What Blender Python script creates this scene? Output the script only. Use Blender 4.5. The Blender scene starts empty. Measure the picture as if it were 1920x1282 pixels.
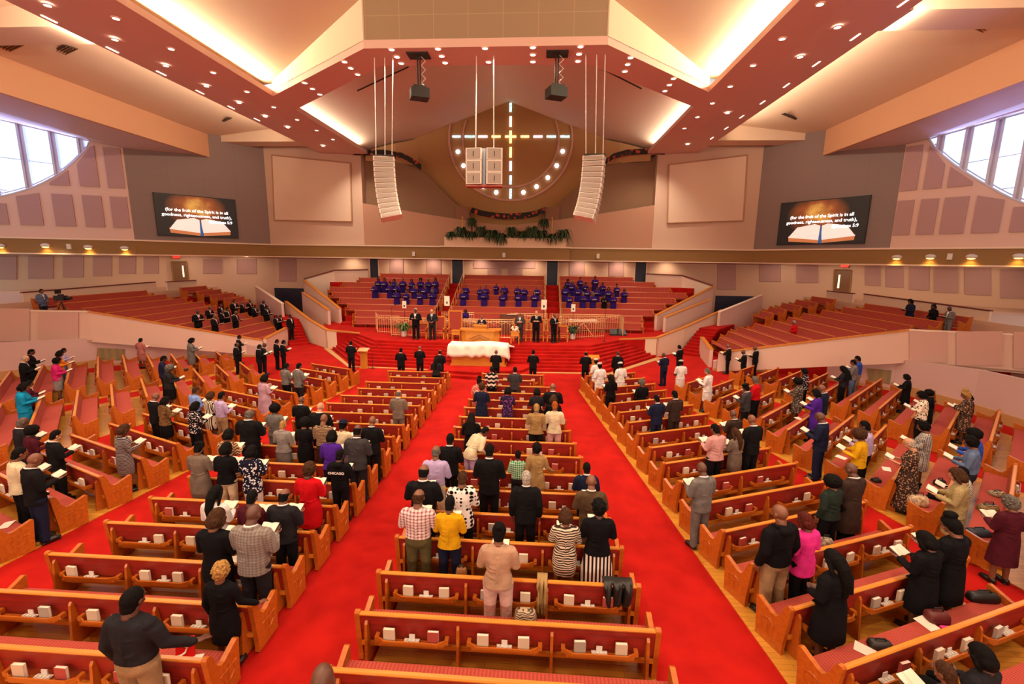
import bpy, bmesh, math, random
import numpy as np
from mathutils import Vector, Matrix
random.seed(7)
SC = bpy.context.scene
COL = SC.collection
# ---------------------------------------------------------------- camera
PX_F, PITCH, ROLL, YAW = 853.0, math.radians(10.2), math.radians(.76), math.radians(3.55)
CAM = np.array([3.5, 0, 6.4])
F0 = np.array([-math.sin(YAW)*math.cos(PITCH), math.cos(YAW)*math.cos(PITCH), -math.sin(PITCH)])
_r0 = np.array([math.cos(YAW), math.sin(YAW), 0]); _u0 = np.cross(_r0, F0)
RV = _r0*math.cos(ROLL)+_u0*math.sin(ROLL); UV = -_r0*math.sin(ROLL)+_u0*math.cos(ROLL)
cd = bpy.data.cameras.new('camera'); cam = bpy.data.objects.new('camera', cd); COL.objects.link(cam)
cd.sensor_fit = 'HORIZONTAL'; cd.sensor_width = 36.0; cd.lens = 36.0*PX_F/1920; cd.clip_start = .1; cd.clip_end = 500
cam.matrix_world = Matrix(((RV[0], UV[0], -F0[0], CAM[0]), (RV[1], UV[1], -F0[1], CAM[1]), (RV[2], UV[2], -F0[2], CAM[2]), (0, 0, 0, 1)))
SC.camera = cam
# surveying helpers: where the sight line through a photo pixel meets a known plane of the room
def ray(px, py): return F0*PX_F+RV*(px-960)-UV*(py-641)
def uz(px, py, z): d = ray(px, py); return CAM+d*(z-CAM[2])/d[2]
def uy(px, py, y): d = ray(px, py); return CAM+d*(y-CAM[1])/d[1]
def uw(px, py, a, b):
    a = np.array(a[:2], float); b = np.array(b[:2], float); n = np.array([b[1]-a[1], a[0]-b[0]]); d = ray(px, py)
    return CAM+d*((n@(a-CAM[:2]))/(n@d[:2]))
def pr(p): v = np.array(p, float)-CAM; return 960+PX_F*(v@RV)/(v@F0), 641-PX_F*(v@UV)/(v@F0)
# ---------------------------------------------------------------- world, view
SC.view_settings.view_transform = 'Standard'; SC.view_settings.look = 'None'; SC.view_settings.gamma = 1
SC.view_settings.use_curve_mapping = False; SC.view_settings.exposure = 0.1
SC.cycles.use_denoising = True; SC.cycles.max_bounces = 7; SC.cycles.diffuse_bounces = 5; SC.cycles.glossy_bounces = 2
SC.cycles.sample_clamp_indirect = 4.0; SC.cycles.caustics_reflective = False; SC.cycles.caustics_refractive = False
W = bpy.data.worlds.new('sky'); SC.world = W; W.use_nodes = True
bg = W.node_tree.nodes['Background']; bg.inputs[0].default_value = (.58, .9, 1, 1); bg.inputs[1].default_value = 2.4
# ---------------------------------------------------------------- lights
WARM = (1.0, .84, .66)
def light(name, kind, loc, aim, energy, color=WARM, **kw):
    l = bpy.data.lights.new(name, kind); l.energy = energy; l.color = color
    for k, v in kw.items(): setattr(l, k, v)
    o = bpy.data.objects.new(name, l); COL.objects.link(o); o.location = loc
    o.rotation_euler = (Vector(aim)-Vector(loc)).to_track_quat('-Z', 'Y').to_euler(); return o
ZB = 15.7                                   # height of the beam soffits
# cove lamps lying on the ledges of the great ceiling recess
for sx in (-1, 1):
    light('cove_lamp', 'AREA', (sx*12.76, 12.5, 16.12), (sx*9.6, 12.5, 18.4), 1800, (1, .86, .56), shape='RECTANGLE', size=30, size_y=.15)
    light('cove_lamp', 'AREA', (sx*12.76, 35.8, 15.93), (sx*7, 35.8, 17.4), 900, (1, .84, .66), shape='RECTANGLE', size=11, size_y=.15)
    # side bays: uplights hidden above the beams' outer edges
    light('bay_lamp', 'AREA', (sx*18.0, 16, 16.2), (sx*22.5, 16, 18.2), 1300, (1, .74, .52), shape='RECTANGLE', size=46, size_y=.3)
    # daylight outside the lunette windows
    light('daylight', 'AREA', (sx*38.0, 41.5, 8.2), (sx*27.5, 20, 15.5), 12000, (.42, .42, 1), shape='RECTANGLE', size=12, size_y=3)
# recessed spots of the room (one lamp in each group of fittings)
for sx in (-1, 1):
    for y in (-4, 1.5, 7, 12.5, 18, 23.5, 29, 34.5, 40):
        light('spot_lamp', 'SPOT', (sx*13.4, y, ZB-.1), (sx*10.2, y+.5, 0), 1500, WARM, spot_size=2.3, spot_blend=.8, shadow_soft_size=.25)
for x in (-3.6, -1.2, 1.2, 3.6):
    light('spot_lamp', 'SPOT', (x, 23.0, ZB-.1), (x*1.1, 25.5, 0), 2300, (1, .80, .60), spot_size=2.0, spot_blend=.7, shadow_soft_size=.25)
for x in (-4, 0, 4):
    for y in (1, 9, 16):
        light('high_spot_lamp', 'SPOT', (x+1.5, y, 17.9), (x+1.5, y+1, 0), 1900, (1, .80, .58), spot_size=2.2, spot_blend=.8, shadow_soft_size=.4)
# unseen fill lights added at the rear to brighten beams and ceiling, and small spots under the overhang behind the choir
for x in (-21, -8, 8, 21):
    light('rear_fill_lamp', 'AREA', (x, -12.5, 9.5), (x*.8, 20, 14.5), 1300, (1, .80, .60), shape='RECTANGLE', size=5, size_y=1.2)
for x in (-15, -10.5, -7, -2.4, 2.6, 7.2, 10.8, 15.2):
    light('wall_wash_lamp', 'SPOT', (x, 43.1, 6.3), (x, 44.6, 4.2), 120, (1, .74, .5), spot_size=2.4, spot_blend=.9, shadow_soft_size=.1)
for sg, ang in ((-1, 0), (1, 0)):
    for k in range(4):
        t = k/3; light('wall_wash_lamp', 'SPOT', (sg*(23.5+9*t), 40.8-8.6*t, 6.3), (sg*(25.0+9.5*t), 42.3-8*t, 4.0), 90, (1, .72, .5), spot_size=2.6, spot_blend=.9, shadow_soft_size=.1)
# ---------------------------------------------------------------- materials
def lin(h):
    if isinstance(h, str):
        h = h.lstrip('#'); h = [int(h[i:i+2], 16)/255 for i in (0, 2, 4)]
    return tuple(((c+.055)/1.055)**2.4 if c > .04045 else c/12.92 for c in h[:3])+(1,)
MATS = {}
def mat(name, col, rough=.6, metal=0., kind=None, col2=None, scale=8., bump=0., emit=0., spec=.5):
    if name in MATS: return MATS[name]
    m = bpy.data.materials.new(name); m.use_nodes = True; nt = m.node_tree; N = nt.nodes; L = nt.links
    b = N['Principled BSDF']; c = lin(col); c2 = lin(col2) if col2 else tuple(x*.7 for x in c[:3])+(1,)
    b.inputs['Base Color'].default_value = c; b.inputs['Roughness'].default_value = rough; b.inputs['Metallic'].default_value = metal
    b.inputs['Specular IOR Level'].default_value = spec
    tc = N.new('ShaderNodeTexCoord'); mp = N.new('ShaderNodeMapping'); L.new(tc.outputs['Object'], mp.inputs[0])
    def mix(fac, a=c, bb=c2):
        r = N.new('ShaderNodeMix'); r.data_type = 'RGBA'; L.new(fac, r.inputs[0]); r.inputs[6].default_value = a; r.inputs[7].default_value = bb
        return r.outputs[2]
    def ramp(fac, a, bb):
        r = N.new('ShaderNodeMapRange'); r.inputs[1].default_value = a; r.inputs[2].default_value = bb; r.clamp = True; L.new(fac, r.inputs[0]); return r.outputs[0]
    def math_(op, a, bb):
        r = N.new('ShaderNodeMath'); r.operation = op
        for i, v in enumerate((a, bb)):
            if isinstance(v, (int, float)): r.inputs[i].default_value = v
            else: L.new(v, r.inputs[i])
        return r.outputs[0]
    def wave(axis, s, dist=0.):
        w = N.new('ShaderNodeTexWave'); w.bands_direction = axis; w.inputs['Scale'].default_value = s; w.inputs['Distortion'].default_value = dist
        w.inputs['Detail'].default_value = 1; L.new(mp.outputs[0], w.inputs[0]); return w.outputs[1]
    out = None
    if kind == 'noise':
        n = N.new('ShaderNodeTexNoise'); n.inputs['Scale'].default_value = scale; n.inputs['Detail'].default_value = 4; L.new(mp.outputs[0], n.inputs[0])
        out = mix(ramp(n.outputs[0], .35, .65))
    elif kind == 'wood':
        mp.inputs['Scale'].default_value = (.6, 3, 3)
        n = N.new('ShaderNodeTexNoise'); n.inputs['Scale'].default_value = scale; n.inputs['Detail'].default_value = 5; L.new(mp.outputs[0], n.inputs[0])
        out = mix(ramp(n.outputs[0], .3, .7))
    elif kind == 'planks':
        br = N.new('ShaderNodeTexBrick'); br.inputs['Scale'].default_value = 1; br.inputs['Brick Width'].default_value = 1.1; br.inputs['Row Height'].default_value = .11
        br.inputs['Mortar Size'].default_value = .004; br.inputs['Color1'].default_value = c; br.inputs['Color2'].default_value = c2; br.inputs['Mortar'].default_value = tuple(x*.4 for x in c[:3])+(1,)
        L.new(mp.outputs[0], br.inputs[0]); out = br.outputs[0]
    elif kind == 'grid':                    # square tile joints
        br = N.new('ShaderNodeTexBrick'); br.offset = 0; br.inputs['Scale'].default_value = 1; br.inputs['Brick Width'].default_value = scale; br.inputs['Row Height'].default_value = scale
        br.inputs['Mortar Size'].default_value = .014; br.inputs['Color1'].default_value = c; br.inputs['Color2'].default_value = c; br.inputs['Mortar'].default_value = c2
        mp.inputs['Rotation'].default_value = (math.radians(90), 0, 0); L.new(mp.outputs[0], br.inputs[0]); out = br.outputs[0]
    elif kind == 'seat':                    # woven pew fabric, small zig-zag figure
        a = wave('Y', 18); d = wave('X', 26); out = mix(ramp(math_('ADD', a, d), .9, 1.5))
    elif kind == 'hstripe': out = mix(ramp(wave('Z', scale), .45, .55))
    elif kind == 'vstripe': out = mix(ramp(wave('X', scale), .45, .55))
    elif kind == 'zebra': out = mix(ramp(wave('Z', scale, 6), .42, .58))
    elif kind == 'zigzag':
        w = N.new('ShaderNodeTexWave'); w.bands_direction = 'X'; w.wave_profile = 'TRI'; w.inputs['Scale'].default_value = scale*.35; L.new(mp.outputs[0], w.inputs[0])
        sp = N.new('ShaderNodeSeparateXYZ'); L.new(mp.outputs[0], sp.inputs[0])
        v = math_('ADD', math_('MULTIPLY', w.outputs[1], .05), sp.outputs[2]); v = math_('FRACT', math_('MULTIPLY', v, scale*1.2), 0)
        out = mix(ramp(v, .48, .52))
    elif kind == 'plaid':
        a = ramp(wave('X', scale), .6, .7); d = ramp(wave('Z', scale), .6, .7); out = mix(math_('MULTIPLY', math_('ADD', a, d), .5))
    elif kind == 'dots':
        v = N.new('ShaderNodeTexVoronoi'); v.inputs['Scale'].default_value = scale; v.inputs['Randomness'].default_value = .15; L.new(mp.outputs[0], v.inputs[0])
        out = mix(ramp(v.outputs[0], .40, .46))
    elif kind == 'floral':
        v = N.new('ShaderNodeTexVoronoi'); v.inputs['Scale'].default_value = scale; L.new(mp.outputs[0], v.inputs[0])
        n = N.new('ShaderNodeTexNoise'); n.inputs['Scale'].default_value = scale*.8; L.new(mp.outputs[0], n.inputs[0])
        out = mix(ramp(math_('ADD', v.outputs[0], n.outputs[0]), .78, .88))
    if out: L.new(out, b.inputs['Base Color'])
    if bump:
        n = N.new('ShaderNodeTexNoise'); n.inputs['Scale'].default_value = 60 if kind != 'cloth' else 9; n.inputs['Detail'].default_value = 3; L.new(tc.outputs['Object'], n.inputs[0])
        bp = N.new('ShaderNodeBump'); bp.inputs['Strength'].default_value = bump; bp.inputs['Distance'].default_value = .02; L.new(n.outputs[0], bp.inputs['Height']); L.new(bp.outputs[0], b.inputs['Normal'])
    if emit:
        b.inputs['Emission Color'].default_value = c; b.inputs['Emission Strength'].default_value = emit
        if out: L.new(out, b.inputs['Emission Color'])
    MATS[name] = m; return m
M_CARPET = mat('red_carpet', '#ad1912', .95, kind='noise', col2='#98130e', scale=1.3, bump=.3, spec=.1)
M_LAM = mat('laminate_floor', '#cf9238', .28, kind='planks', col2='#b87a2a')
M_WOOD = mat('honey_wood', '#bb641e', .33, kind='wood', col2='#a45214', scale=5)
M_WOODR = mat('rail_wood', '#d4852f', .28, kind='wood', col2='#c06f20', scale=5)
M_MAROON = mat('pew_back_board', '#9c2016', .5, kind='wood', col2='#7a1c14', scale=6)
M_SEAT = mat('pew_fabric', '#ae4432', .9, kind='seat', col2='#842c20')
M_WALL = mat('tan_wall', '#cfaf97', .85)
M_WALLL = mat('light_wall', '#dbb9a6', .8)
M_GREYW = mat('grey_fabric_wall', '#8b7974', .95, kind='grid', col2='#857470', scale=1.6)
M_TANW = mat('ochre_wall', '#a67c4a', .85)
M_PANEL = mat('acoustic_fabric', '#b18d88', .95)
M_CREAM = mat('cream_screen', '#e4c8ae', .7)
M_FASC = mat('fascia_brown', '#8f6a38', .7)
M_TRIM = mat('cream_trim', '#e8cdb4', .6)
M_CEIL = mat('ceiling_plaster', '#e0c9ae', .85)
M_CEILP = mat('soffit_plaster', '#dcb6a6', .85)
M_CEILD = mat('grid_panels', '#9c8468', .9, kind='grid', col2='#b09878', scale=1.55)
M_DARK = mat('black_metal', '#16130f', .45)
M_DARKF = mat('dark_vent', '#4a3626', .8)
M_BLUE = mat('blue_black_door', '#16233a', .5)
M_WHITE = mat('white_metal', '#d8d0c4', .45)
M_LAMPE = mat('lamp_glow', '#fff2dd', .4, emit=9)
M_BASE = mat('ochre_baseboard', '#b98d55', .6)
M_GOLD = mat('gilt_railing', '#d8ac78', .35, metal=.35)
M_PAPER = mat('paper', '#e9dcc6', .8)
# ---------------------------------------------------------------- mesh helpers
def link(name, me, m=None, parent=None, loc=None):
    o = bpy.data.objects.new(name, me); COL.objects.link(o)
    if m is not None and me is not None and len(me.materials) == 0: me.materials.append(m)
    if parent is not None: o.parent = parent
    if loc is not None: o.location = loc
    return o
def tag(o, label=None, cat=None, group=None, kind=None):
    if label: o['label'] = label
    if cat: o['category'] = cat
    if group: o['group'] = group
    if kind: o['kind'] = kind
    return o
def thing(name, label, cat, loc=(0, 0, 0), rz=0, group=None):
    o = bpy.data.objects.new(name, None); COL.objects.link(o); o.empty_display_size = .1
    o.location = loc; o.rotation_euler = (0, 0, rz); return tag(o, label, cat, group)
class MB:
    def __init__(s): s.v = []; s.f = []; s.m = []
    def add(s, vs, fs, mi=0):
        n = len(s.v); s.v += [tuple(map(float, p)) for p in vs]; s.f += [tuple(i+n for i in f) for f in fs]; s.m += [mi]*len(fs); return s
    def box(s, x0, x1, y0, y1, z0, z1, mi=0):
        return s.add([(x, y, z) for z in (z0, z1) for y in (y0, y1) for x in (x0, x1)], [(0, 2, 3, 1), (4, 5, 7, 6), (0, 1, 5, 4), (2, 6, 7, 3), (0, 4, 6, 2), (1, 3, 7, 5)], mi)
    def prism(s, poly, z0, z1, mi=0):       # poly xy ccw; z0, z1 numbers or per-vertex lists
        n = len(poly); a = z0 if hasattr(z0, '__len__') else [z0]*n; b = z1 if hasattr(z1, '__len__') else [z1]*n
        vs = [(p[0], p[1], a[i]) for i, p in enumerate(poly)]+[(p[0], p[1], b[i]) for i, p in enumerate(poly)]
        return s.add(vs, [tuple(range(n-1, -1, -1)), tuple(range(n, 2*n))]+[(i, (i+1) % n, n+(i+1) % n, n+i) for i in range(n)], mi)
    def xprism(s, prof, x0, x1, mi=0):      # profile in (y, z) swept along x
        n = len(prof); vs = [(x0, p[0], p[1]) for p in prof]+[(x1, p[0], p[1]) for p in prof]
        return s.add(vs, [tuple(range(n)), tuple(range(2*n-1, n-1, -1))]+[(i, n+i, n+(i+1) % n, (i+1) % n) for i in range(n)], mi)
    def slab(s, pts, th, nrm=None, mi=0):   # flat polygon given thickness along its normal
        P = [np.array(p, float) for p in pts]
        n = np.cross(P[1]-P[0], P[2]-P[0]) if nrm is None else np.array(nrm, float); n = n/np.linalg.norm(n)*th; k = len(P)
        return s.add([tuple(p) for p in P]+[tuple(p+n) for p in P], [tuple(range(k-1, -1, -1)), tuple(range(k, 2*k))]+[(i, (i+1) % k, k+(i+1) % k, k+i) for i in range(k)], mi)
    def wall(s, a, b, z0, z1, th=.2, z0b=None, z1b=None, mi=0):   # wall along a->b, thickness to the left of a->b
        a = np.array(a[:2], float); b = np.array(b[:2], float); d = (b-a)/np.linalg.norm(b-a); n = np.array([-d[1], d[0]])*th
        P = [a, b, b+n, a+n]; z0b = z0 if z0b is None else z0b; z1b = z1 if z1b is None else z1b
        return s.prism([tuple(p) for p in P], [z0, z0b, z0b, z0], [z1, z1b, z1b, z1], mi)
    def tube(s, pts, r, n=8, mi=0):
        P = [Vector(p) for p in pts]; R = r if hasattr(r, '__len__') else [r]*len(P); rings = []
        for i, p in enumerate(P):
            t = (P[min(i+1, len(P)-1)]-P[max(i-1, 0)]).normalized(); u = t.cross(Vector((0, 0, 1)) if abs(t.z) < .9 else Vector((0, 1, 0))).normalized(); w = t.cross(u)
            rings.append([tuple(p+(u*math.cos(2*math.pi*k/n)+w*math.sin(2*math.pi*k/n))*R[i]) for k in range(n)])
        vs = sum(rings, []); m = len(P); fs = [tuple(range(n)), tuple(range(m*n-1, (m-1)*n-1, -1))]
        for i in range(m-1): fs += [(i*n+(k+1) % n, i*n+k, (i+1)*n+k, (i+1)*n+(k+1) % n) for k in range(n)]
        return s.add(vs, fs, mi)
    def cyl(s, c, r, z0, z1, n=16, r2=None, mi=0):
        r2 = r if r2 is None else r2
        vs = [(c[0]+r*math.cos(2*math.pi*k/n), c[1]+r*math.sin(2*math.pi*k/n), z0) for k in range(n)]+[(c[0]+r2*math.cos(2*math.pi*k/n), c[1]+r2*math.sin(2*math.pi*k/n), z1) for k in range(n)]
        return s.add(vs, [tuple(range(n-1, -1, -1)), tuple(range(n, 2*n))]+[(k, (k+1) % n, n+(k+1) % n, n+k) for k in range(n)], mi)
    def ell(s, c, r, rot=None, nu=14, nv=9, mi=0):
        vs = [(0, 0, -1)]; fs = []
        for i in range(1, nv):
            t = math.pi*i/nv-math.pi/2
            vs += [(math.cos(t)*math.cos(2*math.pi*k/nu), math.cos(t)*math.sin(2*math.pi*k/nu), math.sin(t)) for k in range(nu)]
        vs.append((0, 0, 1)); top = len(vs)-1
        for k in range(nu):
            fs.append((0, 1+(k+1) % nu, 1+k)); fs.append((top, top-nu+k, top-nu+(k+1) % nu))
            for i in range(nv-2): a = 1+i*nu; fs.append((a+k, a+(k+1) % nu, a+nu+(k+1) % nu, a+nu+k))
        c = Vector(c); out = []
        for v in vs:
            q = Vector((v[0]*r[0], v[1]*r[1], v[2]*r[2]))
            if rot: q = rot @ q
            out.append(tuple(q+c))
        return s.add(out, fs, mi)
    def mesh(s, name, m=None, smooth=False, mats=None):
        me = bpy.data.meshes.new(name); me.from_pydata(s.v, [], s.f)
        for x in (mats or ([m] if m else [])): me.materials.append(x)
        if mats: me.polygons.foreach_set('material_index', s.m)
        if smooth: me.polygons.foreach_set('use_smooth', [True]*len(me.polygons))
        me.update(); return me
    def obj(s, name, m=None, parent=None, loc=None, smooth=False, mats=None):
        return link(name, s.mesh(name, m, smooth, mats), None, parent, loc)
    def fix(s):                             # make normals consistent
        return s
def st(name, mb, m, **kw): return tag(mb.obj(name, m, **kw), kind='structure')
ORD = ['zeroth', 'first', 'second', 'third', 'fourth', 'fifth', 'sixth', 'seventh', 'eighth', 'ninth', 'tenth', 'eleventh', 'twelfth', 'thirteenth', 'fourteenth', 'fifteenth', 'sixteenth', 'seventeenth', 'eighteenth', 'nineteenth', 'twentieth']
def ordw(n): return ORD[n] if n < len(ORD) else '%dth' % n
AX = -.13                                   # the church's axis of symmetry
def mx(x): return 2*AX-x
# ================================================================ the room
fl = MB().prism([(-42, -14), (42, -14), (42, 47), (-42, 47)], -.3, 0); st('floor', fl, M_CARPET)
K1L, K2L, K3L = (-22.4, 42.9), (-28.9, 35.1), (-36.5, 31.9); K4L = (-44.1, 28.7)
K1R, K2R, K3R = (22.4, 42.9), (28.4, 35.0), (33.0, 30.3); K4R = (39.0, 24.2)
UPL = [K1L, K2L]; SIDES = {'left': (K1L, K2L, K3L, K4L), 'right': (K1R, K2R, K3R, K4R)}
LOW = {'left': [(-22.9, 44.3), (-28.6, 39.2), (-43.5, 33.2), (-46, 32.2)], 'right': [(23.3, 44.3), (30.2, 38.4), (40.6, 28.4), (42.5, 26.6)]}
# lower walls (behind the overhanging fascia)
for side in ('left', 'right'):
    sg = 1 if side == 'right' else -1
    P = LOW[side]
    for i in range(3):
        a, b = P[i], P[i+1]
        w = MB().wall(a, b, 0, 6.5, .2) if sg < 0 else MB().wall(b, a, 0, 6.5, -.2)
        if sg < 0: w = MB().wall(b, a, 0, 6.5, .2)
        st('wall_%s_lower_%s' % (side, ('rear', 'middle', 'near')[i]), w, M_WALL)
st('wall_back_lower', MB().box(-23, 23.4, 44.3, 44.5, 0, 6.5), M_WALL)
# upper walls
def upwall(name, a, b, z0, z1, m, z1b=None): return st(name, MB().wall(a, b, z0, z1, .25, z1b=z1b), m)
upwall('wall_back_left', K1L, (-13.3, 43.0), 7.5, 17.4, M_WALL)
upwall('wall_back_right', (13.6, 43.0), K1R, 7.5, 17.4, M_WALL)
upwall('wall_left_screen', K2L, K1L, 7.5, 17.4, M_GREYW)
upwall('wall_right_screen', K1R, K2R, 7.5, 17.4, M_GREYW)
# side walls with the lunette openings: below the arc, in (s, z) along the wall
ARC = [(2.05, 14.75), (2.3, 14.2), (2.71, 13.75), (3.25, 13.15), (3.81, 12.6), (4.5, 12.05), (5.19, 11.6), (5.85, 11.22), (6.51, 10.93), (7.1, 10.7), (7.78, 10.48), (8.6, 10.3), (9.6, 10.2), (10.6, 10.3), (11.6, 10.6)]
ARCR = [(1.15, 14.8), (1.5, 14.2), (1.99, 13.6), (2.6, 12.95), (3.23, 12.38), (3.9, 11.8), (4.53, 11.3), (5.0, 10.92), (5.49, 10.56), (6.1, 10.2), (6.9, 9.9), (7.8, 9.75), (8.8, 9.9)]
def frame2(a, b):
    a = np.array(a, float); b = np.array(b, float); d = (b-a)/np.linalg.norm(b-a); inn = np.array([d[1], -d[0]])
    if inn@(np.array([0, 10.])-a) < 0: inn = -inn
    return lambda s, z, o=0.: (a[0]+d[0]*s+inn[0]*o, a[1]+d[1]*s+inn[1]*o, z)
def sweep(fr, prof, r, mb, n=6): mb.tube([fr(*p) for p in prof], r, n)
def chordz(s, side): return 14.5+.195*s if side == 'left' else 14.62+.18*s
for side in ('left', 'right'):
    _, a, b, c = SIDES[side]; fr = frame2(a, b); arc = ARC if side == 'left' else ARCR; L = 13.5 if side == 'left' else 11
    w = MB()
    def strip(pts, o0, o1):                 # vertical strips from z=7.5 up to a polyline, wall thickness o0..o1
        for (s0, z0), (s1, z1) in zip(pts, pts[1:]):
            q = [fr(s0, 7.5, o0), fr(s1, 7.5, o0), fr(s1, z1, o0), fr(s0, z0, o0), fr(s0, 7.5, o1), fr(s1, 7.5, o1), fr(s1, z1, o1), fr(s0, z0, o1)]
            w.add(q, [(0, 1, 2, 3), (7, 6, 5, 4), (0, 4, 5, 1), (1, 5, 6, 2), (2, 6, 7, 3), (3, 7, 4, 0)])
    strip([(0, 16), (arc[0][0]-.02, 16)]+arc+[(arc[-1][0], 16), (L, 16)], 0, -.35)
    st('wall_%s' % side, w, M_WALLL)
    # window frame: arc jamb, head, mullions, transoms; and its glass
    f = MB(); M_WF = mat('window_frame_paint', '#c9c6d2', .5)
    P2 = [fr(s, z, -.02) for s, z in arc]; f.tube(P2, .07, 8)
    P3 = [fr(s, z+.22, -.16) for s, z in arc[1:]]; f.tube(P3, .05, 6)
    f.tube([fr(arc[0][0], chordz(arc[0][0], side)-.05, -.1), fr(L-1, chordz(L-1, side)-.05, -.1)], .08, 6)
    mull = [2.62, 4.25, 6.05, 7.9, 9.7] if side == 'left' else [1.78, 3.1, 4.42, 5.75, 7.2]
    def arcz(s):
        for (s0, z0), (s1, z1) in zip(arc, arc[1:]):
            if s0 <= s <= s1: return z0+(z1-z0)*(s-s0)/(s1-s0)
        return arc[-1][1]
    for s in mull:
        for ds in (-.13, .13):
            q0 = fr(s+ds-.07, arcz(s+ds), 0); q1 = fr(s+ds+.07, arcz(s+ds), 0)
            p = [fr(s+ds-.07, 0, .0)[:2], fr(s+ds+.07, 0, .0)[:2], fr(s+ds+.07, 0, -.3)[:2], fr(s+ds-.07, 0, -.3)[:2]]
            f.prism(p, arcz(s+ds)-.02, chordz(s, side))
        p = [fr(s-.1, 0, -.12)[:2], fr(s+.1, 0, -.12)[:2], fr(s+.1, 0, -.2)[:2], fr(s-.1, 0, -.2)[:2]]; f.prism(p, arcz(s)-.02, chordz(s, side))
    for zt in ([(4.35, 13.0, 13.6), (7.4, 10.95, 11.2)] if side == 'left' else [(3.15, 12.95, 13.5), (4.9, 11.15, 11.4)]):
        f.tube([fr(zt[0], zt[1], -.15), fr(L-2, zt[2], -.15)], .035, 6)
    wn = st('window_%d' % (1 if side == 'left' else 2), f, M_WF)
    g = MB(); pts = [fr(s, z, -.22) for s, z in arc]+[fr(arc[-1][0], chordz(arc[-1][0], side), -.22), fr(arc[0][0], chordz(arc[0][0], side), -.22)]
    g.slab(pts, .012); go = g.obj('pane', None, wn)
    gm = bpy.data.materials.get('clear_glass')
    if not gm:
        gm = bpy.data.materials.new('clear_glass'); gm.use_nodes = True; nt = gm.node_tree; nt.nodes.remove(nt.nodes['Principled BSDF'])
        t = nt.nodes.new('ShaderNodeBsdfTransparent'); t.inputs[0].default_value = (.93, .97, 1, 1); gl = nt.nodes.new('ShaderNodeBsdfGlossy'); gl.inputs['Roughness'].default_value = .02
        mxs = nt.nodes.new('ShaderNodeMixShader'); mxs.inputs[0].default_value = .05; nt.links.new(t.outputs[0], mxs.inputs[1]); nt.links.new(gl.outputs[0], mxs.inputs[2]); nt.links.new(mxs.outputs[0], nt.nodes['Material Output'].inputs[0])
    go.data.materials.append(gm)
# fascia band with its two cream trims, and soffit under it
def band(name, pts, z0, z1, out, m, mi=None):
    w = MB()
    for a, b in zip(pts, pts[1:]): w.wall(a, b, z0, z1, -abs(out) if False else .25+out, mi=0) if False else w.wall(a, b, z0, z1, -(.25+out))
    return st(name, w, m)
FP = [K4L, K3L, K2L, K1L, (-5.45, 42.9), (-5.45, 42.0), (5.7, 42.0), (5.7, 42.9), K1R, K2R, K3R, K4R]
st_f = MB(); st_t = MB(); st_u = MB()
def offs(pts, o):                           # offset a polyline to its right (towards the room)
    out = []
    for i, p in enumerate(pts):
        ns = []
        for a, b in ((pts[i-1], p) if i else (None, None), (p, pts[i+1]) if i < len(pts)-1 else (None, None)):
            if a is None: continue
            d = np.array(b, float)-np.array(a, float); d /= np.linalg.norm(d); ns.append(np.array([d[1], -d[0]]))
        n = sum(ns); n = n/np.linalg.norm(n); n = n/max(.35, n@ns[0]); out.append((p[0]+n[0]*o, p[1]+n[1]*o))
    return out
def strip2(mb, A, B, z0, z1):
    for i in range(len(A)-1): mb.prism([A[i], A[i+1], B[i+1], B[i]][::-1] if False else [B[i], B[i+1], A[i+1], A[i]][::-1], z0, z1)
A = offs(FP, .25)
strip2(st_f, A, FP, 6.46, 7.5); st('wall_fascia', st_f, M_FASC)
A2 = offs(FP, .33); strip2(st_t, A2, FP, 6.38, 6.47); st('trim_1', st_t, M_TRIM)
strip2(st_u, A2, FP, 7.5, 7.62); st('trim_2', st_u, M_TRIM)
so = MB()
UPP = [K4L, K3L, K2L, K1L, K1R, K2R, K3R, K4R]; LWP = LOW['left'][::-1]+LOW['right']
for i in range(7): so.prism([UPP[i], UPP[i+1], LWP[i+1], LWP[i]], 6.4, 6.5)
st('ceiling_overhang', so, M_WALL)
# ---- centre recess behind the fascia: pink curved parapet, side walls, cross wall
def arcpts(x0, x1, yc, sag, n=16): return [(x0+(x1-x0)*i/n, yc+sag*(1-(2*i/n-1)**2)) for i in range(n+1)]
par = arcpts(-13.4, 13.7, 43.1, 1.2, 24)
w = MB()
for (a, b) in zip(par, par[1:]):
    f_ = lambda x: 11.45-1.85*(1-min(1, abs((x-.15)/13.5))**1.15)
    w.wall(a, b, 7.4, f_(a[0]), -.15, z1b=f_(b[0]))
st('wall_recess_parapet', w, mat('rose_wall', '#b5876c', .85))
w = MB()
led = arcpts(-13.4, 13.7, 42.95, 1.2, 24)
for (a, b) in zip(led, led[1:]):
    if abs((a[0]+b[0])/2) > 5: w.wall(a, b, 9.0, 9.08, -.12) if False else None
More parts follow.
